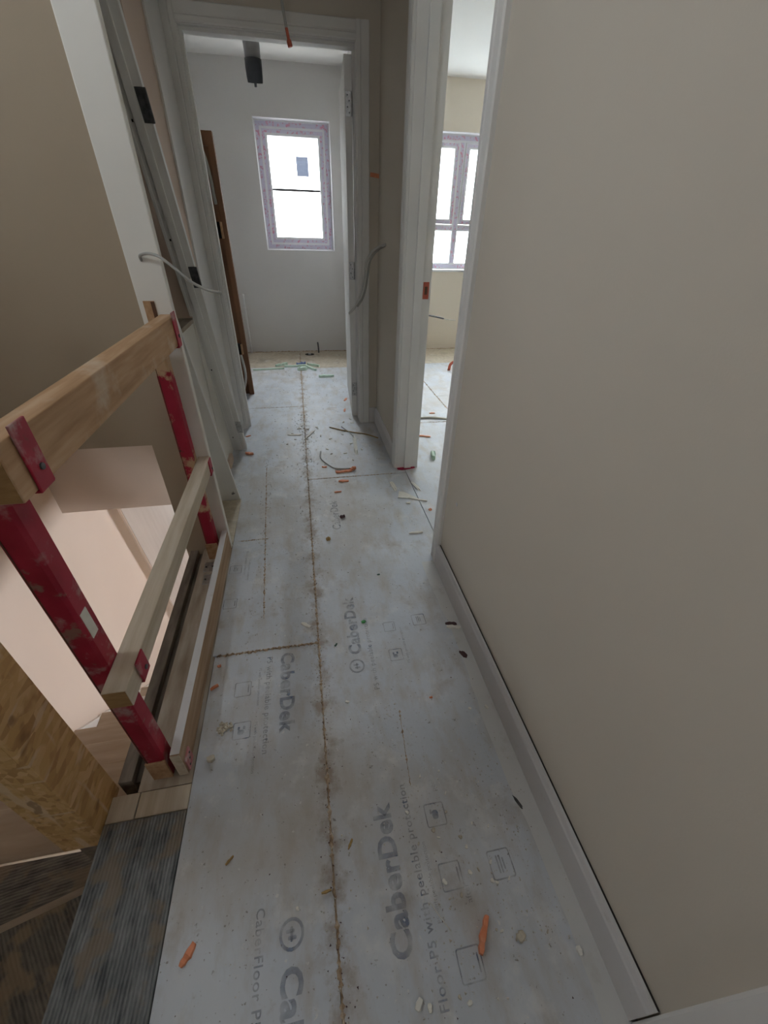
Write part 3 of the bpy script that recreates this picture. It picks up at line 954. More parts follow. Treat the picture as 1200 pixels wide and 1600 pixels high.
w2 = struct(empty('window_2', (1.95, YB + 0.06, 0.875)))
fr = ring_bars(MB(), 1.303, 3.297, 0.878, 2.067, 0.06, YR + 0.055, YR + 0.13).build('window_frame', M['upvc'], w2)
tape_ring(1.313, 3.287, 0.888, 2.057, 0.034, YR + 0.055, fr)
MB().box(1.795, 1.86, YR + 0.055, YR + 0.13, 0.938, 2.007).build('mullion', M['upvc'], w2)
MB().box(1.808, 1.846, YR + 0.0538, YR + 0.055, 0.94, 2.005).build('protective_tape', M['wtape'], w2)
MB().box(2.52, 2.58, YR + 0.055, YR + 0.13, 0.938, 2.007).build('mullion', M['upvc'], w2)
for x0, x1 in ((1.363, 1.795), (1.86, 2.52), (2.58, 3.237)):
    MB().box(x0, x1, YR + 0.055, YR + 0.13, 1.25, 1.31).build('transom', M['upvc'], w2)
    MB().box(x0, x1, YR + 0.0538, YR + 0.055, 1.262, 1.292).build('protective_tape', M['wtape'], w2)
    s2 = ring_bars(MB(), x0 + .004, x1 - .004, 1.312, 2.003, 0.048, YR + 0.04, YR + 0.11).build('sash', M['upvc'], w2)
    tape_ring(x0 + .012, x1 - .012, 1.320, 1.995, 0.024, YR + 0.04, s2)
    MB().box(x0 + .05, x1 - .05, YR + 0.075, YR + 0.081, 1.36, 1.955).build('pane', M['glass_film'], w2)
    MB().box(x0 + .002, x1 - .002, YR + 0.085, YR + 0.091, 0.938, 1.25).build('pane', M['glass_film'], w2)
struct(MB().box(1.27, 3.33, YB - 0.02, YR + 0.055, 0.855, 0.878, .004).box(1.30, 3.30, YB - .002, YR + 0.055, 2.066, 2.072).build('trim_4', M['upvc']))
# unseen windows added behind the viewer and downstairs to bring in light
for i, (x0, x1, z0, z1, y) in enumerate(((-0.48, -0.12, 1.6, 2.0, -2.66), (-0.2, 0.7, -2.0, -0.8, YB + 0.1), (-0.1, 0.8, -1.85, -0.95, -2.66))):
    wn = struct(empty('window_%d' % (3, 4, 6)[i], ((x0 + x1) / 2, y, z0)))
    ring_bars(MB(), x0, x1, z0, z1, 0.04, y - 0.03, y + 0.03).build('window_frame', M['upvc'], wn)
    MB().box((x0 + x1) / 2 - .03, (x0 + x1) / 2 + .03, y - .03, y + .03, z0 + .06, z1 - .06).build('mullion', M['upvc'], wn)
    for s in (0, 1):
        xa, xb = ((x0 + .06, (x0 + x1) / 2 - .03), ((x0 + x1) / 2 + .03, x1 - .06))[s]
        MB().box(xa, xb, y - .003, y + .003, z0 + .06, z1 - .06).build('pane', M['glass'], wn)

w5 = struct(empty('window_5', (-1.55, 0.75, 1.89)))  # high stair window, added out of view to light the right wall
b = MB().box(-1.58, -1.52, 0.5, 0.53, 1.89, 2.25).box(-1.58, -1.52, 0.97, 1.0, 1.89, 2.25).box(-1.58, -1.52, 0.53, 0.97, 1.89, 1.92).box(-1.58, -1.52, 0.53, 0.97, 2.22, 2.25)
b.build('window_frame', M['upvc'], w5)
MB().box(-1.553, -1.547, 0.53, 0.97, 1.92, 2.22).build('pane', M['glass'], w5)

# ---------------------------------------------------------------- stairs
st = tag(empty('staircase', (-1.05, 0.6, -2.6)), 'dusty timber winder stairs dropping beside the landing under ribbed sheeting', 'staircase')
MB().prism([(-0.592, -0.45), (-0.592, 0.44), (-0.66, 0.43), (-1.5, 0.22), (-1.5, -0.45)], -0.23, -0.19).build('tread', M['sheet_d'], st)
MB().prism([(-0.60, 0.42), (-0.60, 0.49), (-0.66, 0.59), (-1.5, 0.60), (-1.5, 0.235), (-0.66, 0.445)], -0.42, -0.38).build('tread', M['sheet_x'], st)
MB().prism([(-0.66, 0.445), (-0.60, 0.455), (-0.60, 0.47), (-0.66, 0.465), (-1.5, 0.255), (-1.5, 0.235)], -0.38, -0.232).build('riser', M['stepwood'], st)
MB().box(-0.60, -0.585, -0.45, 0.48, -0.19, -0.03).build('riser', M['stepwood'], st)
for k in range(9):
    z = -0.57 - 0.2 * k
    y = 0.60 + 0.215 * k
    MB().box(-1.48, -0.64, y, y + 0.25, z - 0.04, z, .004).build('tread', M['stepwood'] if k != 5 else M['film_edge'], st)
    MB().box(-1.48, -0.64, y + 0.012, y + 0.03, z, z + 0.16).build('riser', M['stepwood'], st)


def string(x0, x1):
    b = MB()
    prof = [(0.60, -0.36), (2.75, -2.36), (2.75, -2.6), (2.45, -2.6), (0.60, -0.88)]
    A = [b.bm.verts.new((x0, y, z)) for y, z in prof]
    Bv = [b.bm.verts.new((x1, y, z)) for y, z in prof]
    b.bm.faces.new(A)
    b.bm.faces.new(list(reversed(Bv)))
    for i in range(5):
        b.bm.faces.new((A[i], Bv[i], Bv[(i + 1) % 5], A[(i + 1) % 5]))
    return b.build('string_board', M['white'], st)


string(-1.499, -1.481)
string(-0.64, -0.605)

# landing nosing board under a ribbed protection sheet
tag(MB().box(-0.588, -0.394, -0.44, 0.497, -0.022, 0.003, .002).build('protection_sheet', M['sheet']),
    'black ribbed protection sheet caked with plaster along the landing edge', 'sheet')

# exposed timbers at the stairwell edge
tag(MB().box(-0.520, -0.394, 0.500, 0.560, -0.022, -0.002, .002).build('timber_batten', M['timber_pale']),
    'short pale batten between the ribbed sheet and the guard post', 'batten')
tag(MB().box(-0.590, -0.524, 0.500, 0.562, -0.024, -0.004, .002).build('timber_batten', M['timber_pale']),
    'short pale batten at the foot of the strand-board newel', 'batten')
tag(MB().box(-0.530, -0.395, 0.562, 1.573, -0.0235, -0.004, .001).build('edge_plank', M['dusty']),
    'dusty bare plank running under the guard rail posts', 'plank')
tag(MB().box(-0.553, -0.535, 0.60, 1.573, -0.16, -0.030).build('edge_joist', M['dustydark']),
    'dark dusty joist in the groove beside the bare plank', 'joist')
tag(MB().box(-0.590, -0.555, 0.595, 1.573, -0.25, -0.006, .002).build('fascia_board', M['dustydark']),
    'dark grey fascia board along the open stairwell edge', 'board')
tag(MB().box(-0.594, -0.591, 0.60, 1.57, -0.25, -0.02).build('fascia_lining', M['white']),
    'thin white lining on the stairwell face of the fascia board', 'lining')

# strand-board cased newel
nw = tag(empty('boxed_newel', (-0.642, 0.537, -0.38)), 'golden strand-board box wrapped round the newel at the stair head', 'newel')
MB().box(-0.605, -0.592, 0.480, 0.593, -0.03, 1.12, .001).build('strand_board_panel', M['osb'], nw)
MB().box(-0.692, -0.6055, 0.480, 0.493, -0.06, 1.12, .001).build('strand_board_panel', M['osb'], nw)
MB().box(-0.692, -0.6055, 0.580, 0.593, -0.06, 1.12, .001).build('strand_board_panel', M['osb'], nw)
MB().box(-0.692, -0.679, 0.4935, 0.5795, -0.06, 1.12, .001).build('strand_board_panel', M['osb'], nw)
MB().box(-0.678, -0.606, 0.494, 0.579, -0.42, 1.10).build('newel_core', M['dustydark'], nw)

# white skim-coated wall end
pst = tag(empty('wall_post', (-0.455, 1.62, 0)), 'white skimmed post rising from the landing beside the leaning boards', 'post')
MB().box(-0.505, -0.406, 1.562, 1.592, -0.02, ZC - .001, .003).build('post_shaft', M['postwhite'], pst)
MB().box(-0.489, -0.455, 1.5600, 1.5635, 0.965, 1.030).build('socket_cutout', M['timber'], pst)
MB().box(-0.466, -0.455, 1.5590, 1.5605, 0.965, 1.028).build('cutout_edge', M['brown_dark'], pst)

# ---------------------------------------------------------------- edge guard rail
def guard_post(y, zt, label, worn):
    g = tag(empty('guard_post', (-0.465, y, 0)), label, 'post', 'red guard posts')
    m = M['redworn'] if worn else M['red']
    b = MB()
    x0, x1, y0, y1, t = -0.490, -0.447, y - 0.022, y + 0.022, 0.004
    prof = [(x0, y0), (x1 - .006, y0), (x1, y0 + .006), (x1, y1), (x0, y1)]
    b.prism(prof, -0.003, zt)
    b.build('post_shaft', m, g)
    MB().box(x0 + .002, x0 + .004, y0 - 0.001, y0, 0.05, zt - .05).build('seam_strip', M['brown_dark'], g)
    MB().box(x0 - .004, x1 + .002, y0 - .004, y0 + .002, 0.0, 0.085, .001).build('packer', M['timber'], g)
    return g


g1 = guard_post(0.610, 0.90, 'nearer red guard post with worn paint, carrying both rails', False)
g2 = guard_post(1.515, 0.898, 'farther chipped red guard post standing against the white post', True)
MB().box(-0.4468, -0.4455, 0.596, 0.618, 0.57, 0.635).build('sticker', M['scrap'], g1)


def bracket(g, y, zb, zt, xo, mname, screws=1):
    """L-shaped steel cradle under and outside a rail"""
    b = MB()
    b.box(-0.449, xo + 0.004, y - 0.020, y + 0.020, zb - 0.005, zb - 0.0008, .001)
    p = b.build('cradle', M[mname], g)
    q = MB().box(xo + 0.0008, xo + 0.005, y - 0.020, y + 0.020, zb - 0.003, zt, .0012).build('cradle_plate', M[mname], g)
    for k in range(screws):
        z = zb + (zt - zb) * (0.28 + 0.4 * k)
        MB().tube([(xo + .005, y + .004, z), (xo + .0075, y + .004, z)], 0.0055, 8, 1).build('screw', M['darksteel'], q)


bracket(g1, 0.610, 0.905, 1.005, -0.400, 'red')
bracket(g1, 0.610, 0.424, 0.482, -0.400, 'red')
bracket(g2, 1.515, 0.905, 1.005, -0.400, 'red')
bracket(g2, 1.515, 0.424, 0.482, -0.400, 'red')


def rail(name, x0, x1, y0, y1, z0, z1, m, label, cat):
    o = tag(MB().box(x0, x1, y0, y1, z0, z1, .002).build(name, m), label, cat)
    MB().box(x0 + .002, x1 - .002, y0 - .0008, y0 + .0002, z0 + .002, z1 - .002).build('end_grain', M['endgrain'], o)
    return o


rail('guard_rail', -0.446, -0.400, 0.555, 1.556, 0.905, 0.992, M['timber'], 'upper orange-brown timber guard rail along the stairwell', 'rail')
rail('guard_rail', -0.446, -0.400, 0.535, 1.556, 0.424, 0.477, M['timber_pale'], 'lower pale timber guard rail held by small red brackets', 'rail')
tb = tag(empty('toe_board', (-0.416, 1.08, 0)), 'dusty brown toe board on edge at the foot of the guard rail', 'board')
MB().box(-0.429, -0.405, 0.585, 1.553, 0.0, 0.105, .002).build('plank', M['toe'], tb)
MB().box(-0.4285, -0.4055, 0.588, 1.552, 0.1045, 0.1065).build('dust_layer', M['skirt'], tb)
MB().box(-0.4285, -0.4055, 0.5835, 0.586, 0.001, 0.104).build('end_grain', M['timber_pale'], tb)
cp = MB().box(-0.4045, -0.400, 0.590, 0.628, 0.006, 0.062, .001).build('cleat', M['redpale'], tb)
for dy, dz in ((0.6, 0.02), (0.61, 0.035), (0.618, 0.048)):
    MB().tube([(-0.400, dy, dz), (-0.3985, dy, dz)], 0.003, 8, 1).build('screw', M['darksteel'], cp)
# fixing plates on the edge plank by the far post
for i, (x, y) in enumerate(((-0.487, 1.44), (-0.478, 1.36))):
    p = tag(MB().box(x - .022, x + .028, y - .03, y + .03, -0.0035, -0.0015, .0006).build('fixing_plate', M['steel']),
            ['small steel plate on the bare plank closest to the white post', 'small steel plate on the bare plank, farther from the white post'][i], 'plate')
    for s in (-.012, .014):
        MB().tube([(x + s, y, -0.0015), (x + s, y, 0.001)], 0.004, 8, 1).build('screw', M['darksteel'], p)

# ---------------------------------------------------------------- loose boards leaning beside the post
def lean_board(name, bl, tl, width, thick, prof_fn, label, cat, m):
    pass


# leaning skirting offcut
bl, tl = Vector((-0.506, 1.985, 0.0)), Vector((-0.520, 1.610, 1.060))
ux = Vector((1, 0, 0))
uz = (tl - bl).normalized()
ux = (ux - uz * ux.dot(uz)).normalized()
uy = uz.cross(ux)
L = (tl - bl).length
lb = tag(empty('leaning_board', (-0.455, 1.985, 0)), 'knotty white primed board leaning behind the far guard post', 'board')
MB().obox(bl + ux * 0.049 + uz * (L / 2 + .004), ux, uy, uz, 0.049, 0.008, L / 2, .0015).build('plank', M['white'], lb)
for s, t in ((0.072, 0.06), (0.035, 0.52), (0.06, 0.80)):
    kb = MB()
    c = bl + ux * s + uz * t - uy * 0.0085
    for k in range(7):
        a = random.uniform(0, math.pi)
        d = ux * math.cos(a) + uz * math.sin(a)
        kb.obox(c + ux * random.uniform(-.004, .004) + uz * random.uniform(-.004, .004), d, uy, d.cross(uy), random.uniform(.004, .011), .0006, .0012)
    kb.build('knot_mark', M['darksteel'], lb)

# loose door lining leg with three hinges, leaning towards the post
bl, tl = Vector((-0.512, 2.612, 0.0)), Vector((-0.548, 1.885, 2.12))
uz = (tl - bl).normalized()
ux = Vector((1, 0, 0))
ux = (ux - uz * ux.dot(uz)).normalized()
uy = uz.cross(ux)
L = (tl - bl).length
ln = tag(empty('door_lining_leg', (-0.468, 2.612, 0)), 'grey-white grooved door lining leg with three hinges, propped up on a slant', 'door lining')


def lpart(name, s0, s1, t0, t1, z0, z1, m, parent, bev=.001):
    c = bl + ux * (s0 + s1) / 2 + uy * (t0 + t1) / 2 + uz * (z0 + z1) / 2
    return MB().obox(c, ux, uy, uz, (s1 - s0) / 2, (t1 - t0) / 2, (z1 - z0) / 2, bev).build(name, m, parent)


lpart('leg_board', 0.0, 0.087, -0.010, 0.018, 0.006, L, M['white'], ln)
lpart('stop_strip', 0.030, 0.058, -0.023, -0.0105, 0.012, L, M['white'], ln)
lpart('edge_strip', 0.0, 0.012, -0.014, -0.0105, 0.012, L, M['white'], ln)
for z in (0.205, 1.10, 1.66):
    h = lpart('hinge', 0.060, 0.090, -0.0135, -0.0095, z - .045, z + .045, M['steel'] if z < .5 else M['darksteel'], ln, .0006)
    lpart('knuckle', 0.086, 0.096, -0.018, -0.008, z - .045, z + .045, M['steel'] if z < .5 else M['darksteel'], h, .002)
for z in (0.12, 0.62, 1.25, 1.62):
    lpart('screw_hole', 0.018, 0.024, -0.0108, -0.0096, z - .004, z + .004, M['black'], ln, 0)

# flat white strip on the left wall beside the end doorway
struct(MB().box(-0.5155, -0.506, 2.64, 2.955, 0.001, ZC - .01, .001).build('white_strip', M['white']))
tag(MB().box(-0.515, -0.495, 2.34, 2.46, 0.0, 0.05, .002).build('offcut_block', M['pink']), 'small pinkish block on the floor behind the slanted lining leg', 'block')

# ---------------------------------------------------------------- cables
def cable(name, pts, r, m, label, cat='cable', tip=None):
    o = tag(MB().tube(pts, r, 8, 5).build(name, m, smooth=True), label, cat)
    if tip:
        MB().tube(tip[0], tip[1], 8, 3).build('bare_end', tip[2], o, smooth=True)
    return o


cable('grey_cable', [(-0.460, 1.563, 1.140), (-0.457, 1.552, 1.154), (-0.426, 1.53, 1.160), (-0.389, 1.50, 1.153), (-0.350, 1.49, 1.123), (-0.313, 1.49, 1.090), (-0.271, 1.49, 1.069), (-0.233, 1.50, 1.060)],
      0.0042, M['greycable'], 'grey cable poking out of the white post and hanging over the lining leg')
cable('grey_cable', [(0.522, 2.722, 1.169), (0.453, 2.72, 1.143), (0.406, 2.70, 1.087), (0.390, 2.70, 1.001), (0.367, 2.70, 0.918), (0.339, 2.70, 0.856), (0.295, 2.70, 0.814)],
      0.0068, M['whitecable'], 'longer pale cable drooping from the wall corner beside the bathroom doorway')
cable('grey_cable', [(0.522, 2.745, 1.163), (0.468, 2.70, 1.141), (0.424, 2.68, 1.095), (0.408, 2.68, 1.02), (0.397, 2.68, 0.96), (0.377, 2.68, 0.90), (0.345, 2.685, 0.855)],
      0.0062, M['greycable'], 'shorter grey cable curling beside the longer one at the bathroom doorway')
cable('black_cable', [(0.688, 3.30, 0.80), (0.85, 3.40, 0.72), (0.985, 3.50, 0.682), (1.10, 3.55, 0.658), (1.20, 3.60, 0.632)], 0.006, M['darksteel'],
      'dark cable sticking out of the wall inside the bedroom', tip=([(1.20, 3.60, 0.632), (1.26, 3.60, 0.622), (1.31, 3.60, 0.618)], 0.004, M['scrap']))
cable('ceiling_cable', [(0.02, 2.40, ZC + .002), (0.022, 2.40, 2.2), (0.03, 2.40, 2.02), (0.036, 2.40, 1.942), (0.046, 2.40, 1.872)], 0.0055, M['greycable'],
      'grey cable with red sleeved end hanging from the ceiling before the doorway',
      tip=([(0.046, 2.40, 1.872), (0.049, 2.40, 1.855), (0.052, 2.40, 1.838), (0.056, 2.40, 1.822)], lambda t: 0.006 + 0.0035 * (t > .6), M['copper']))

# ---------------------------------------------------------------- bathroom contents
br = tag(empty('service_panel', (-0.56, 3.77, 0)), 'tall brown boxing panel with cables standing just inside the bathroom', 'panel')
MB().box(-0.500, -0.462, 3.735, 3.775, 0.0, 1.745, .002).build('upright', M['brown'], br)
MB().box(-0.78, -0.5005, 3.765, 3.785, 0.0, 1.745, .002).build('backing_board', M['brown'], br)
MB().box(-0.78, -0.5005, 3.735, 3.7645, 1.67, 1.745, .002).build('cross_rail', M['brown'], br)
for z0, z1 in ((1.16, 1.26), (0.35, 0.43)):
    MB().box(-0.552, -0.505, 3.72, 3.7645, z0, z1, .002).build('black_clip', M['black'], br)
    MB().box(-0.506, -0.492, 3.712, 3.734, z0, z1, .002).build('batten_stub', M['timber'], br)
MB().tube([(-0.56, 3.73, 1.70), (-0.53, 3.725, 1.61), (-0.515, 3.72, 1.50), (-0.513, 3.72, 1.42), (-0.508, 3.715, 1.36)], 0.010, 8, 4).build('conduit', M['greycable'], br, True)
MB().tube([(-0.515, 3.715, 0.345), (-0.503, 3.71, 0.24), (-0.508, 3.715, 0.145), (-0.545, 3.73, 0.035)], 0.010, 8, 4).build('conduit', M['whitecable'], br, True)

dt = tag(empty('vent_duct', (-0.16, 3.8, 1.99)), 'grey flexible duct with a dark mouth hanging from the bathroom ceiling', 'duct')


def duct_ring(z, rx, ry, n=20, cx=-0.15):
    return [(cx + rx * math.cos(2 * math.pi * k / n), 3.80 + ry * math.sin(2 * math.pi * k / n), z) for k in range(n)]


def loft(rows, name, m, parent):
    b = MB()
    V = [[b.bm.verts.new(p) for p in r] for r in rows]
    n = len(rows[0])
    for i in range(len(V) - 1):
        for k in range(n):
            b.bm.faces.new((V[i][k], V[i][(k + 1) % n], V[i + 1][(k + 1) % n], V[i + 1][k]))
    o = b.build(name, m, parent, True)
    md = o.modifiers.new('thick', 'SOLIDIFY')
    md.thickness = 0.002
    return o


loft([duct_ring(ZC + .002, .06, .06, cx=-.17), duct_ring(2.3, .056, .05, cx=-.163), duct_ring(2.16, .050, .045), duct_ring(2.09, .047, .04)], 'duct_tube', M['ductgrey'], dt)
loft([duct_ring(2.10, .052, .047), duct_ring(2.06, .052, .042), duct_ring(2.02, .050, .03), duct_ring(1.995, .047, .012)], 'dark_sleeve', M['plasticdark'], dt)
MB().box(-0.158, -0.142, 3.795, 3.805, 1.975, 2.0, .003).build('twisted_tail', M['plasticdark'], dt)

fw_ = tag(empty('floor_waste', (0.079, 5.118, 0)), 'round black floor waste hole by the bathroom back wall', 'drain')
b = MB()
ring_poly(b, [(0.079 + .055 * math.cos(k * math.pi / 10), 5.118 + .055 * math.sin(k * math.pi / 10)) for k in range(20)],
          [(0.079 + .04 * math.cos(k * math.pi / 10), 5.118 + .04 * math.sin(k * math.pi / 10)) for k in range(20)], 0.003)
b.build('rim', M['black'], fw_)
MB().tube([(0.079, 5.118, 0.0005), (0.079, 5.118, 0.002)], 0.041, 16, 1).build('hole', M['black'], fw_)
MB().box(0.062, 0.096, 5.10, 5.135, 0.002, 0.012, .003).build('plug', M['greycable'], fw_)
tag(MB().tube([(0.19, 5.20, 0), (0.19, 5.20, 0.06), (0.185, 5.20, 0.12)], 0.009, 8, 2).build('pipe_stub', M['darksteel'], None, True), 'thin dark pipe stub rising from the bathroom floor', 'pipe')
b = MB().tube([(0.583, 5.05, 0.10), (0.54, 5.05, 0.10), (0.53, 5.05, 0.09), (0.53, 5.05, 0.0)], 0.016, 10, 3)
tag(b.build('waste_pipe', M['pipewhite'], None, True), 'white elbow pipe at the right-hand bathroom wall, farther from the door', 'pipe')
b = MB().tube([(0.583, 4.62, 0.06), (0.545, 4.62, 0.06), (0.535, 4.62, 0.05), (0.535, 4.62, 0.0)], 0.014, 10, 3)
tag(b.build('waste_pipe', M['pipewhite'], None, True), 'white elbow pipe at the right-hand bathroom wall, nearer the door', 'pipe')
b = MB().tube([(-0.60, 5.27, 0), (-0.60, 5.27, 0.5), (-0.60, 5.285, 0.62)], 0.012, 8, 3)
tag(b.build('water_pipe', M['pipewhite'], None, True), 'thin white pipe up the bathroom back wall beside the brown panel', 'pipe')

# ---------------------------------------------------------------- lower stairwell
ls = tag(empty('leaning_sheet', (-1.0, 3.02, -2.6)), 'bright white sheet leaning at the foot of the stairwell', 'sheet')
a0, a1 = Vector((-1.42, 2.69, -0.24)), Vector((-1.42, 3.06, -2.598))
uz = (a0 - a1).normalized()
ux = Vector((1, 0, 0))
uy = uz.cross(ux)
LL = (a0 - a1).length
MB().obox(a1 + ux * 0.46 + uz * LL / 2 + uy * .012, ux, uy, uz, 0.44, 0.009, LL / 2, .001).build('panel', M['whitesheet'], ls)
MB().obox(a1 + ux * 0.008 + uz * LL / 2 + uy * .012, ux, uy, uz, 0.008, 0.016, LL / 2, .001).build('edge_lipping', M['lowpaint'], ls)

# ---------------------------------------------------------------- site debris
def chip(name, c, lx, ly, lz, ang, m, label, cat, group=None, n=5, jag=0.25, bend=0.0):
    """irregular sliver lying on the floor: a lofted, jagged strip"""
    b = MB()
    ca, sa = math.cos(ang), math.sin(ang)
    rows = []
    for i in range(n + 1):
        t = i / n * 2 - 1
        wq = ly * (1 - 0.35 * t * t) * random.uniform(1 - jag, 1 + jag)
        hq = lz * random.uniform(1 - jag, 1 + jag)
        off = bend * (1 - t * t) * lx + random.uniform(-.12, .12) * ly
        row = []
        for sx, sz in ((-1, 0), (1, 0), (.75, 1), (-.7, 1)):
            X, Y = t * lx, off + sx * wq
            row.append(b.bm.verts.new((c[0] + X * ca - Y * sa, c[1] + X * sa + Y * ca, c[2] + .0008 + sz * hq)))
        rows.append(row)
    for i in range(n):
        for k in range(4):
            b.bm.faces.new((rows[i][k], rows[i][(k + 1) % 4], rows[i + 1][(k + 1) % 4], rows[i + 1][k]))
    b.bm.faces.new(rows[0])
    b.bm.faces.new(list(reversed(rows[-1])))
    return tag(b.build(name, m), label, cat, group)


O = 'orange_scrap'
chip(O, (0.272, 0.146, 0), 0.031, 0.0072, 0.013, 0.98, M['orange'], 'large curled orange scrap nearest the camera, on the right-hand floor board', 'scrap', 'orange scraps', 7, .2, .05)
chip(O, (-0.340, 0.230, 0), 0.019, 0.0065, 0.004, 0.95, M['orange'], 'bent orange scrap near the ribbed landing sheet', 'scrap', 'orange scraps', 6, .4, -.1)
chip(O, (-0.376, 0.836, 0), 0.013, 0.005, 0.007, 0.5, M['orange'], 'stubby orange scrap touching the toe board', 'scrap', 'orange scraps')
chip(O, (-0.372, 0.915, 0), 0.006, 0.005, 0.004, 0.2, M['orange'], 'tiny orange crumb by the toe board just past the cross joint', 'scrap', 'orange scraps')
chip(O, (0.823, 2.648, 0), 0.045, 0.011, 0.006, -0.35, M['orange'], 'longer orange strip inside the bedroom doorway', 'scrap', 'orange scraps')
chip(O, (1.008, 3.085, 0), 0.022, 0.012, 0.006, 0.0, M['orange'], 'small orange piece farther into the bedroom', 'scrap', 'orange scraps')
chip(O, (-0.404, 2.528, 0), 0.026, 0.012, 0.012, -0.3, M['orange'], 'orange piece at the foot of the slanted lining leg', 'scrap', 'orange scraps')
chip(O, (-0.436, 2.82, 0), 0.018, 0.008, 0.004, 0.5, M['orange'], 'faint orange scrap by the left foot of the bathroom doorway', 'scrap', 'orange scraps')
chip(O, (0.071, 2.281, 0), 0.015, 0.009, 0.005, -0.2, M['orange'], 'lone orange scrap beside the dark wire loop', 'scrap', 'orange scraps')
chip(O, (0.185, 2.205, 0), 0.050, 0.013, 0.009, 0.08, M['orange'], 'longest orange piece in the cluster before the white lath', 'scrap', 'orange scraps')
chip(O, (0.245, 2.225, 0), 0.020, 0.012, 0.016, 0.5, M['orange'], 'upright orange piece at the right end of the cluster', 'scrap', 'orange scraps')
chip(O, (0.173, 2.090, 0), 0.030, 0.012, 0.006, -0.1, M['orange'], 'orange scrap just below the cluster across the board joint', 'scrap', 'orange scraps')
chip(O, (0.128, 1.973, 0), 0.020, 0.006, 0.004, 0.05, M['orange'], 'thin flat orange strip in the middle of the landing', 'scrap', 'orange scraps')
chip(O, (0.334, 3.50, 0), 0.035, 0.010, 0.005, 1.2, M['orange'], 'faint orange streak of scrap inside the bathroom, farther from the sill', 'scrap', 'orange scraps')
chip(O, (0.300, 3.24, 0), 0.030, 0.009, 0.005, 1.4, M['orange'], 'faint orange scrap inside the bathroom, nearer the sill', 'scrap', 'orange scraps')
chip(O, (0.601, 1.718, 0), 0.008, 0.008, 0.008, 0.3, M['orange'], 'orange bead beside the bedroom door jamb', 'scrap', 'orange scraps')
chip(O, (0.309, 0.684, 0), 0.005, 0.004, 0.003, 0.0, M['orange'], 'single orange fleck mid-board right of the large lettering', 'scrap', 'orange scraps')
ml = [((-0.37, 4.52), .16, .014, .012, .10, 'longest mint foam strip across the bathroom floor'),
      ((-0.24, 4.66), .07, .018, .022, .55, 'stubby mint foam piece on top of the bathroom heap'),
      ((-0.09, 4.60), .12, .016, .02, .05, 'straight mint foam strip in the middle of the bathroom heap'),
      ((-0.02, 4.47), .05, .03, .03, .3, 'thick mint foam lump at the front of the bathroom heap'),
      ((0.07, 4.50), .09, .016, .02, -1.0, 'slanting mint foam strip at the right of the bathroom heap'),
      ((0.10, 4.62), .08, .016, .02, -.7, 'mint foam strip behind the slanting one in the bathroom heap'),
      ((0.214, 4.195), .075, .022, .02, .1, 'single mint foam strip apart from the bathroom heap'),
      ((0.796, 2.330), .014, .055, .022, -.2, 'mint foam piece on the floor inside the bedroom doorway')]
for (x, y), lx, ly, lz, an, la in ml:
    chip('foam_strip', (x, y, 0), lx, ly, lz, an, M['mint'], la, 'foam strip', 'mint foam strips', 6, .2)
chip('blue_clip', (-0.03, 4.66, 0), .05, .02, .03, .2, M['blue'], 'blue plastic piece in the mint foam heap', 'clip')
chip('white_lath', (0.304, 2.58, 0), .012, .16, .008, -.07, M['scrap'], 'straight white lath lying before the bathroom doorway', 'lath', None, 4, .1)
tag(MB().tube([(0.06, 2.50, .004), (0.055, 2.40, .006), (0.10, 2.30, .004), (0.15, 2.245, .004), (0.24, 2.235, .004)], .004, 6, 4).build('wire_loop', M['greycable'], None, True), 'dark wire loop left of the orange cluster', 'wire')
tag(MB().tube([(0.15, 2.90, .004), (0.28, 2.80, .006), (0.40, 2.74, .004), (0.48, 2.66, .004)], .004, 6, 4).build('thin_stick', M['straw'], None, True), 'thin brown stick lying towards the right-hand skirting', 'stick')
tag(MB().tube([(0.24, 2.90, .004), (0.30, 2.74, .006), (0.31, 2.62, .004)], .003, 6, 4).build('thin_stick', M['greycable'], None, True), 'short grey stick crossing above the white lath', 'stick')
chip('pale_sliver', (0.0, 2.80, 0), .012, .075, .004, -.45, M['scrap'], 'pale sliver lying over the centre joint before the doorway', 'sliver')
chip('pale_sliver', (-0.11, 2.80, 0), .05, .014, .004, -.15, M['scrap'], 'broad pale sliver left of the centre joint before the doorway', 'sliver')
# torn lining scraps by the bedroom doorway
b = MB().prism([(0.455, 1.86), (0.475, 1.925), (0.50, 1.915), (0.555, 1.85), (0.55, 1.84)], .0006, .004)
tag(b.build('torn_paper', M['scrap']), 'triangular white torn paper at the bedroom doorway', 'paper')
chip('torn_paper', (0.455, 1.99, 0), .012, .055, .004, .1, M['scrap'], 'narrow torn strip left of the triangular paper', 'paper')
chip('torn_paper', (0.585, 1.97, 0), .010, .055, .004, .25, M['scrap'], 'narrow torn strip right of the triangular paper', 'paper')
chip('torn_paper', (0.56, 1.83, 0), .055, .008, .004, -.5, M['scrap'], 'thin torn tail running off the triangular paper', 'paper')
chip('torn_paper', (0.50, 1.80, 0), .012, .010, .006, .2, M['scrap'], 'small torn dab below the triangular paper', 'paper')
chip('torn_paper', (0.475, 1.535, 0), .035, .008, .004, .0, M['scrap'], 'pale torn sliver by the near bedroom door jamb', 'paper')
chip('torn_paper', (-0.078, 1.045, 0), .020, .008, .0015, -.65, M['scrap'], 'crumpled white tape scrap left of the centre joint', 'paper')
chip('green_leaf', (0.139, 1.023, 0), .008, .007, .004, .4, M['leaf'], 'bright green leaf scrap right of the centre joint', 'leaf')
chip('green_leaf', (0.026, 0.936, 0), .007, .004, .002, .9, M['darkleaf'], 'dark green leaf scrap beside the centre joint', 'leaf')
chip('green_leaf', (0.24, 1.27, 0), .006, .004, .002, .0, M['darkleaf'], 'dark fleck of leaf farther up the right-hand board', 'leaf')
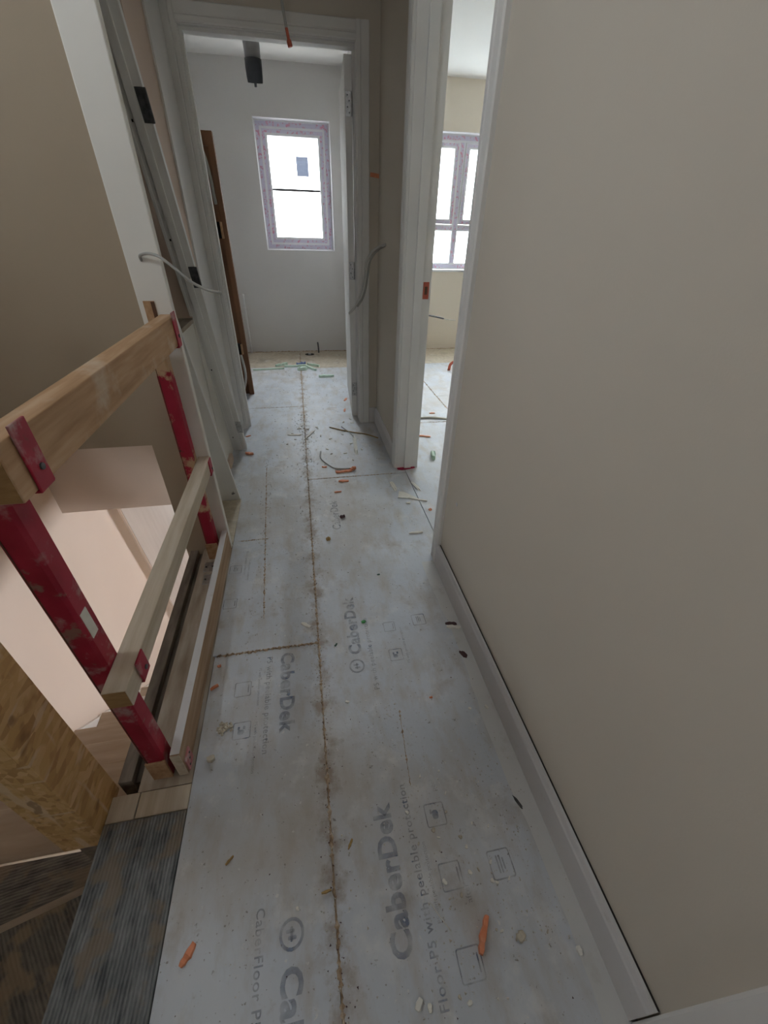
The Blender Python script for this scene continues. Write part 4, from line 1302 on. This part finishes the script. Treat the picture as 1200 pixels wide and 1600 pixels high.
chip('dark_lump', (0.469, 0.822, 0), .009, .018, .0015, .4, M['stain'], 'dark brown smear by the right-hand skirting', 'smear')
chip('dark_lump', (0.129, 1.724, 0), .013, .011, .008, .2, M['stain'], 'dark round lump in mid landing', 'lump')
chip('plaster_lump', (0.043, 1.549, 0), .010, .010, .010, .2, M['straw'], 'tan lump just right of the centre joint', 'lump')
chip('film_tear', (0.472, 0.942, 0), .026, .008, .006, -.25, M['scrap'], 'torn film lip beside the right-hand skirting', 'tear')
chip('film_tear', (0.468, 0.960, 0), .022, .010, .0012, -.2, M['stain'], 'dark tear behind the film lip by the skirting', 'tear')
b = MB()
for i in range(26):
    a, q = random.uniform(0, 6.28), random.uniform(0, .024)
    c = (-0.325 + q * math.cos(a), 0.695 + q * math.sin(a), random.uniform(.002, .005))
    v = Vector((random.uniform(-1, 1), random.uniform(-1, 1), random.uniform(-1, 1))).normalized()
    b.obox(c, v, v.orthogonal(), v.cross(v.orthogonal()), random.uniform(.002, .006), random.uniform(.002, .006), .003, .0008)
tag(b.build('mortar_clump', M['mortar']), 'crumbly mortar clump beside the hand symbol on the left board', 'mortar')
chip('wood_cube', (-0.352, 0.612, 0), .010, .010, .009, .3, M['mortar'], 'small square tan block near the foot of the toe board', 'block', None, 2, .1)
for x, y, a, la in ((0.010, 0.352, 1.0, 'tan splinter right of the centre joint'), (-0.274, 0.372, .7, 'tan splinter on the near left board'), (-0.053, 0.276, .1, 'tan splinter stuck to the left of the centre joint')):
    chip('wood_splinter', (x, y, 0), .011, .0028, .003, a, M['straw'], la, 'splinter')
chip('grey_shard', (0.455, 0.362, 0), .0035, .016, .0015, .35, M['darksteel'], 'dark pointed shard by the near skirting', 'shard')
wl = [((0.461, 0.089), .007, 'white plaster blob by the near skirting'), ((0.216, 0.244), .006, 'white lump beside the empty square print'),
      ((0.280, 0.250), .005, 'white lump right of the empty square print'), ((0.288, 0.297), .004, 'white lump between the two square prints'),
      ((0.474, 0.623), .006, 'white plaster blob close to the middle of the skirting'), ((0.420, 0.628), .005, 'white plaster blob left of the one by the skirting'),
      ((0.043, 0.715), .006, 'speckled white lump right of the centre joint'), ((-0.117, 0.259), .004, 'white dot above the disc print'),
      ((0.112, 0.080), .009, 'white crumpled scrap at the near end of the large lettering'), ((0.132, 0.072), .006, 'small white scrap beside the crumpled one'),
      ((0.210, 0.064), .005, 'white lump at the bottom of the view'), ((0.335, 0.222), .004, 'pale dab under the lined square print')]
for (x, y), s, la in wl:
    chip('plaster_blob', (x, y, 0), s, s * .8, s * .6, random.uniform(0, 3), M['scrap'], la, 'plaster', 'white plaster blobs', 4, .25)
chip('plaster_lump', (0.350, 0.130, 0), .009, .009, .005, .4, M['mortar'], 'brown-centred plaster lump right of the large orange scrap', 'lump')
tag(MB().tube([(0.175, 0.215, .002), (0.185, 0.195, .003), (0.205, 0.165, .002)], .0009, 6, 3).build('pale_straw', M['scrap'], None, True), 'thin pale straw on the right-hand board', 'straw')
random.seed(21)
for i in range(26):
    x, y = random.gauss(.10, .17), random.uniform(2.25, 3.05)
    s_ = random.uniform(.005, .014)
    chip('plaster_crumb', (max(-.38, min(.46, x)), y, 0), s_, s_ * random.uniform(.3, .8), .004, random.uniform(0, 3), M['scrap'] if i % 3 else M['mortar'],
         'pale plaster crumb scattered on the floor just before the bathroom doorway', 'crumb', 'plaster crumbs before the bathroom doorway', 3, .35)
for i in range(22):
    x, y = random.gauss(.27, .07), random.uniform(.06, .48)
    s_ = random.uniform(.0025, .005)
    chip('plaster_crumb', (x, y, 0), s_, s_ * random.uniform(.4, .9), s_ * .6, random.uniform(0, 3), M['scrap'] if i % 2 else M['mortar'],
         'tiny plaster crumb among the square prints on the near right board', 'crumb', 'plaster crumbs on the near right board', 3, .35)
# crumbs nobody would pick apart
b = MB()
for i in range(2600):
    r = random.random()
    if r < .35:
        x, y = SX + random.gauss(0, .03), random.uniform(-.1, 3.2)
    elif r < .5:
        x, y = random.gauss(.19, .05), random.uniform(.05, .7)
    elif r < .62:
        x, y = random.gauss(-.26, .02), random.uniform(.9, 2.5)
    elif r < .75:
        x, y = random.gauss(.40, .05), random.uniform(.1, .55)
    else:
        x, y = random.uniform(-.38, .5), random.uniform(0, 4.6)
    if x < -.385 or x > .50:
        continue
    s = random.uniform(.0008, .0027) * (1 + .25 * max(y - .5, 0)) * random.choice((.6, .8, 1, 1.4))
    a = random.uniform(0, 3)
    v = [b.bm.verts.new((x + s * math.cos(a + k * 2.1) * random.uniform(.6, 1.3), y + s * math.sin(a + k * 2.1) * random.uniform(.6, 1.3), .0008)) for k in range(3)]
    t_ = b.bm.verts.new((x, y, .0008 + s * .8))
    for k in range(3):
        b.bm.faces.new((v[k], v[(k + 1) % 3], t_))
cr_ = b.build('dust_crumbs', M['crumb'])
tag(cr_, 'fine plaster dust and crumbs strewn over the floor film', 'dust', kind='stuff')
b = MB()
for i in range(700):
    x, y = (SX + random.gauss(0, .012), random.uniform(-.1, 3.2)) if i % 2 else (random.uniform(-.38, .5), random.uniform(0, 4.4))
    s = random.uniform(.0008, .0024) * (1 + .3 * max(y - .5, 0))
    a = random.uniform(0, 3)
    v = [b.bm.verts.new((x + s * math.cos(a + k * 2.1) * random.uniform(.5, 1.5), y + s * math.sin(a + k * 2.1) * random.uniform(.5, 1.5), .0009)) for k in range(3)]
    t_ = b.bm.verts.new((x, y, .0009 + s * .5))
    for k in range(3):
        b.bm.faces.new((v[k], v[(k + 1) % 3], t_))
tag(b.build('dark_grit', M['stain']), 'fine dark grit strewn over the floor film', 'grit', kind='stuff')
# marks and small bits
tag(MB().obox((0.500, YE - .0012, 1.493), (1, 0, -.12), (0, 1, 0), (.12, 0, 1), .032, .001, .010, .0005).build('orange_mark', M['orange']), 'orange spray dash on the wall right of the bathroom doorway', 'mark')
tag(MB().prism([(0.522, 2.183), (0.55, 2.172), (0.60, 2.18), (0.635, 2.19), (0.635, 2.199), (0.522, 2.199)], .0006, .006).build('red_tape', M['tape']), 'strip of red tape at the foot of the far bedroom door jamb', 'tape')
tag(MB().tube([(XR - .0004, 1.19, .393), (XR - .002, 1.19, .393)], .008, 10, 1).build('wall_stain', M['skirt']), 'small grey dent on the right wall near the bedroom doorway', 'mark')
tag(MB().tube([(0.75, 2.95, .004), (0.95, 2.99, .008), (1.13, 2.93, .004), (1.35, 2.9, .004)], .008, 6, 4).build('bent_lath', M['scrap'], None, True), 'pale bent lath lying across the bedroom floor', 'lath')
tag(MB().tube([(1.55, 4.30, 0), (1.56, 4.30, .06), (1.6, 4.30, .09)], .016, 8, 3).build('pipe_end', M['copper'], None, True), 'short copper pipe end standing on the bedroom floor', 'pipe')
tag(MB().tube([(-1.497, 1.86, -0.62), (-1.494, 1.90, -0.72), (-1.494, 1.95, -0.78)], .006, 6, 3).build('wire_tail', M['greycable'], None, True), 'thin wire tail on the lower stair wall', 'wire')

# ---------------------------------------------------------------- outside
nb = tag(empty('neighbour_house', (0.5, 16, -2.7)), 'white rendered house across the road seen through the bathroom window', 'house')
MB().box(-6, 9, 16, 22, -2.7, 4.2).build('house_wall', M['render'], nb)
b = MB().prism([(-6.4, 4.2), (9.4, 4.2), (9.4, 4.35), (-6.4, 4.35)], 15.5, 15.6)
b.bm.free()
MB().box(-6.4, 9.4, 15.6, 22.4, 4.2, 4.4).build('roof', M['roof'], nb)
for x0, x1, z0, z1 in ((0.29, 0.64, 2.53, 2.98), (-4.0, -2.8, 1.9, 3.1), (4.75, 5.2, 2.7, 3.25), (6.8, 7.8, 1.9, 3.1)):
    wn = MB().box(x0 - .03, x1 + .03, 15.95, 16.0, z0 - .03, z1 + .03).build('house_window', M['upvc'], nb)
    MB().box(x0, x1, 15.94, 15.96, z0, z1).build('pane', M['outglass'], wn)
struct(MB().box(-30, 30, YB + 0.32, 40, -2.95, -2.76).build('floor_outside', M['ground']))
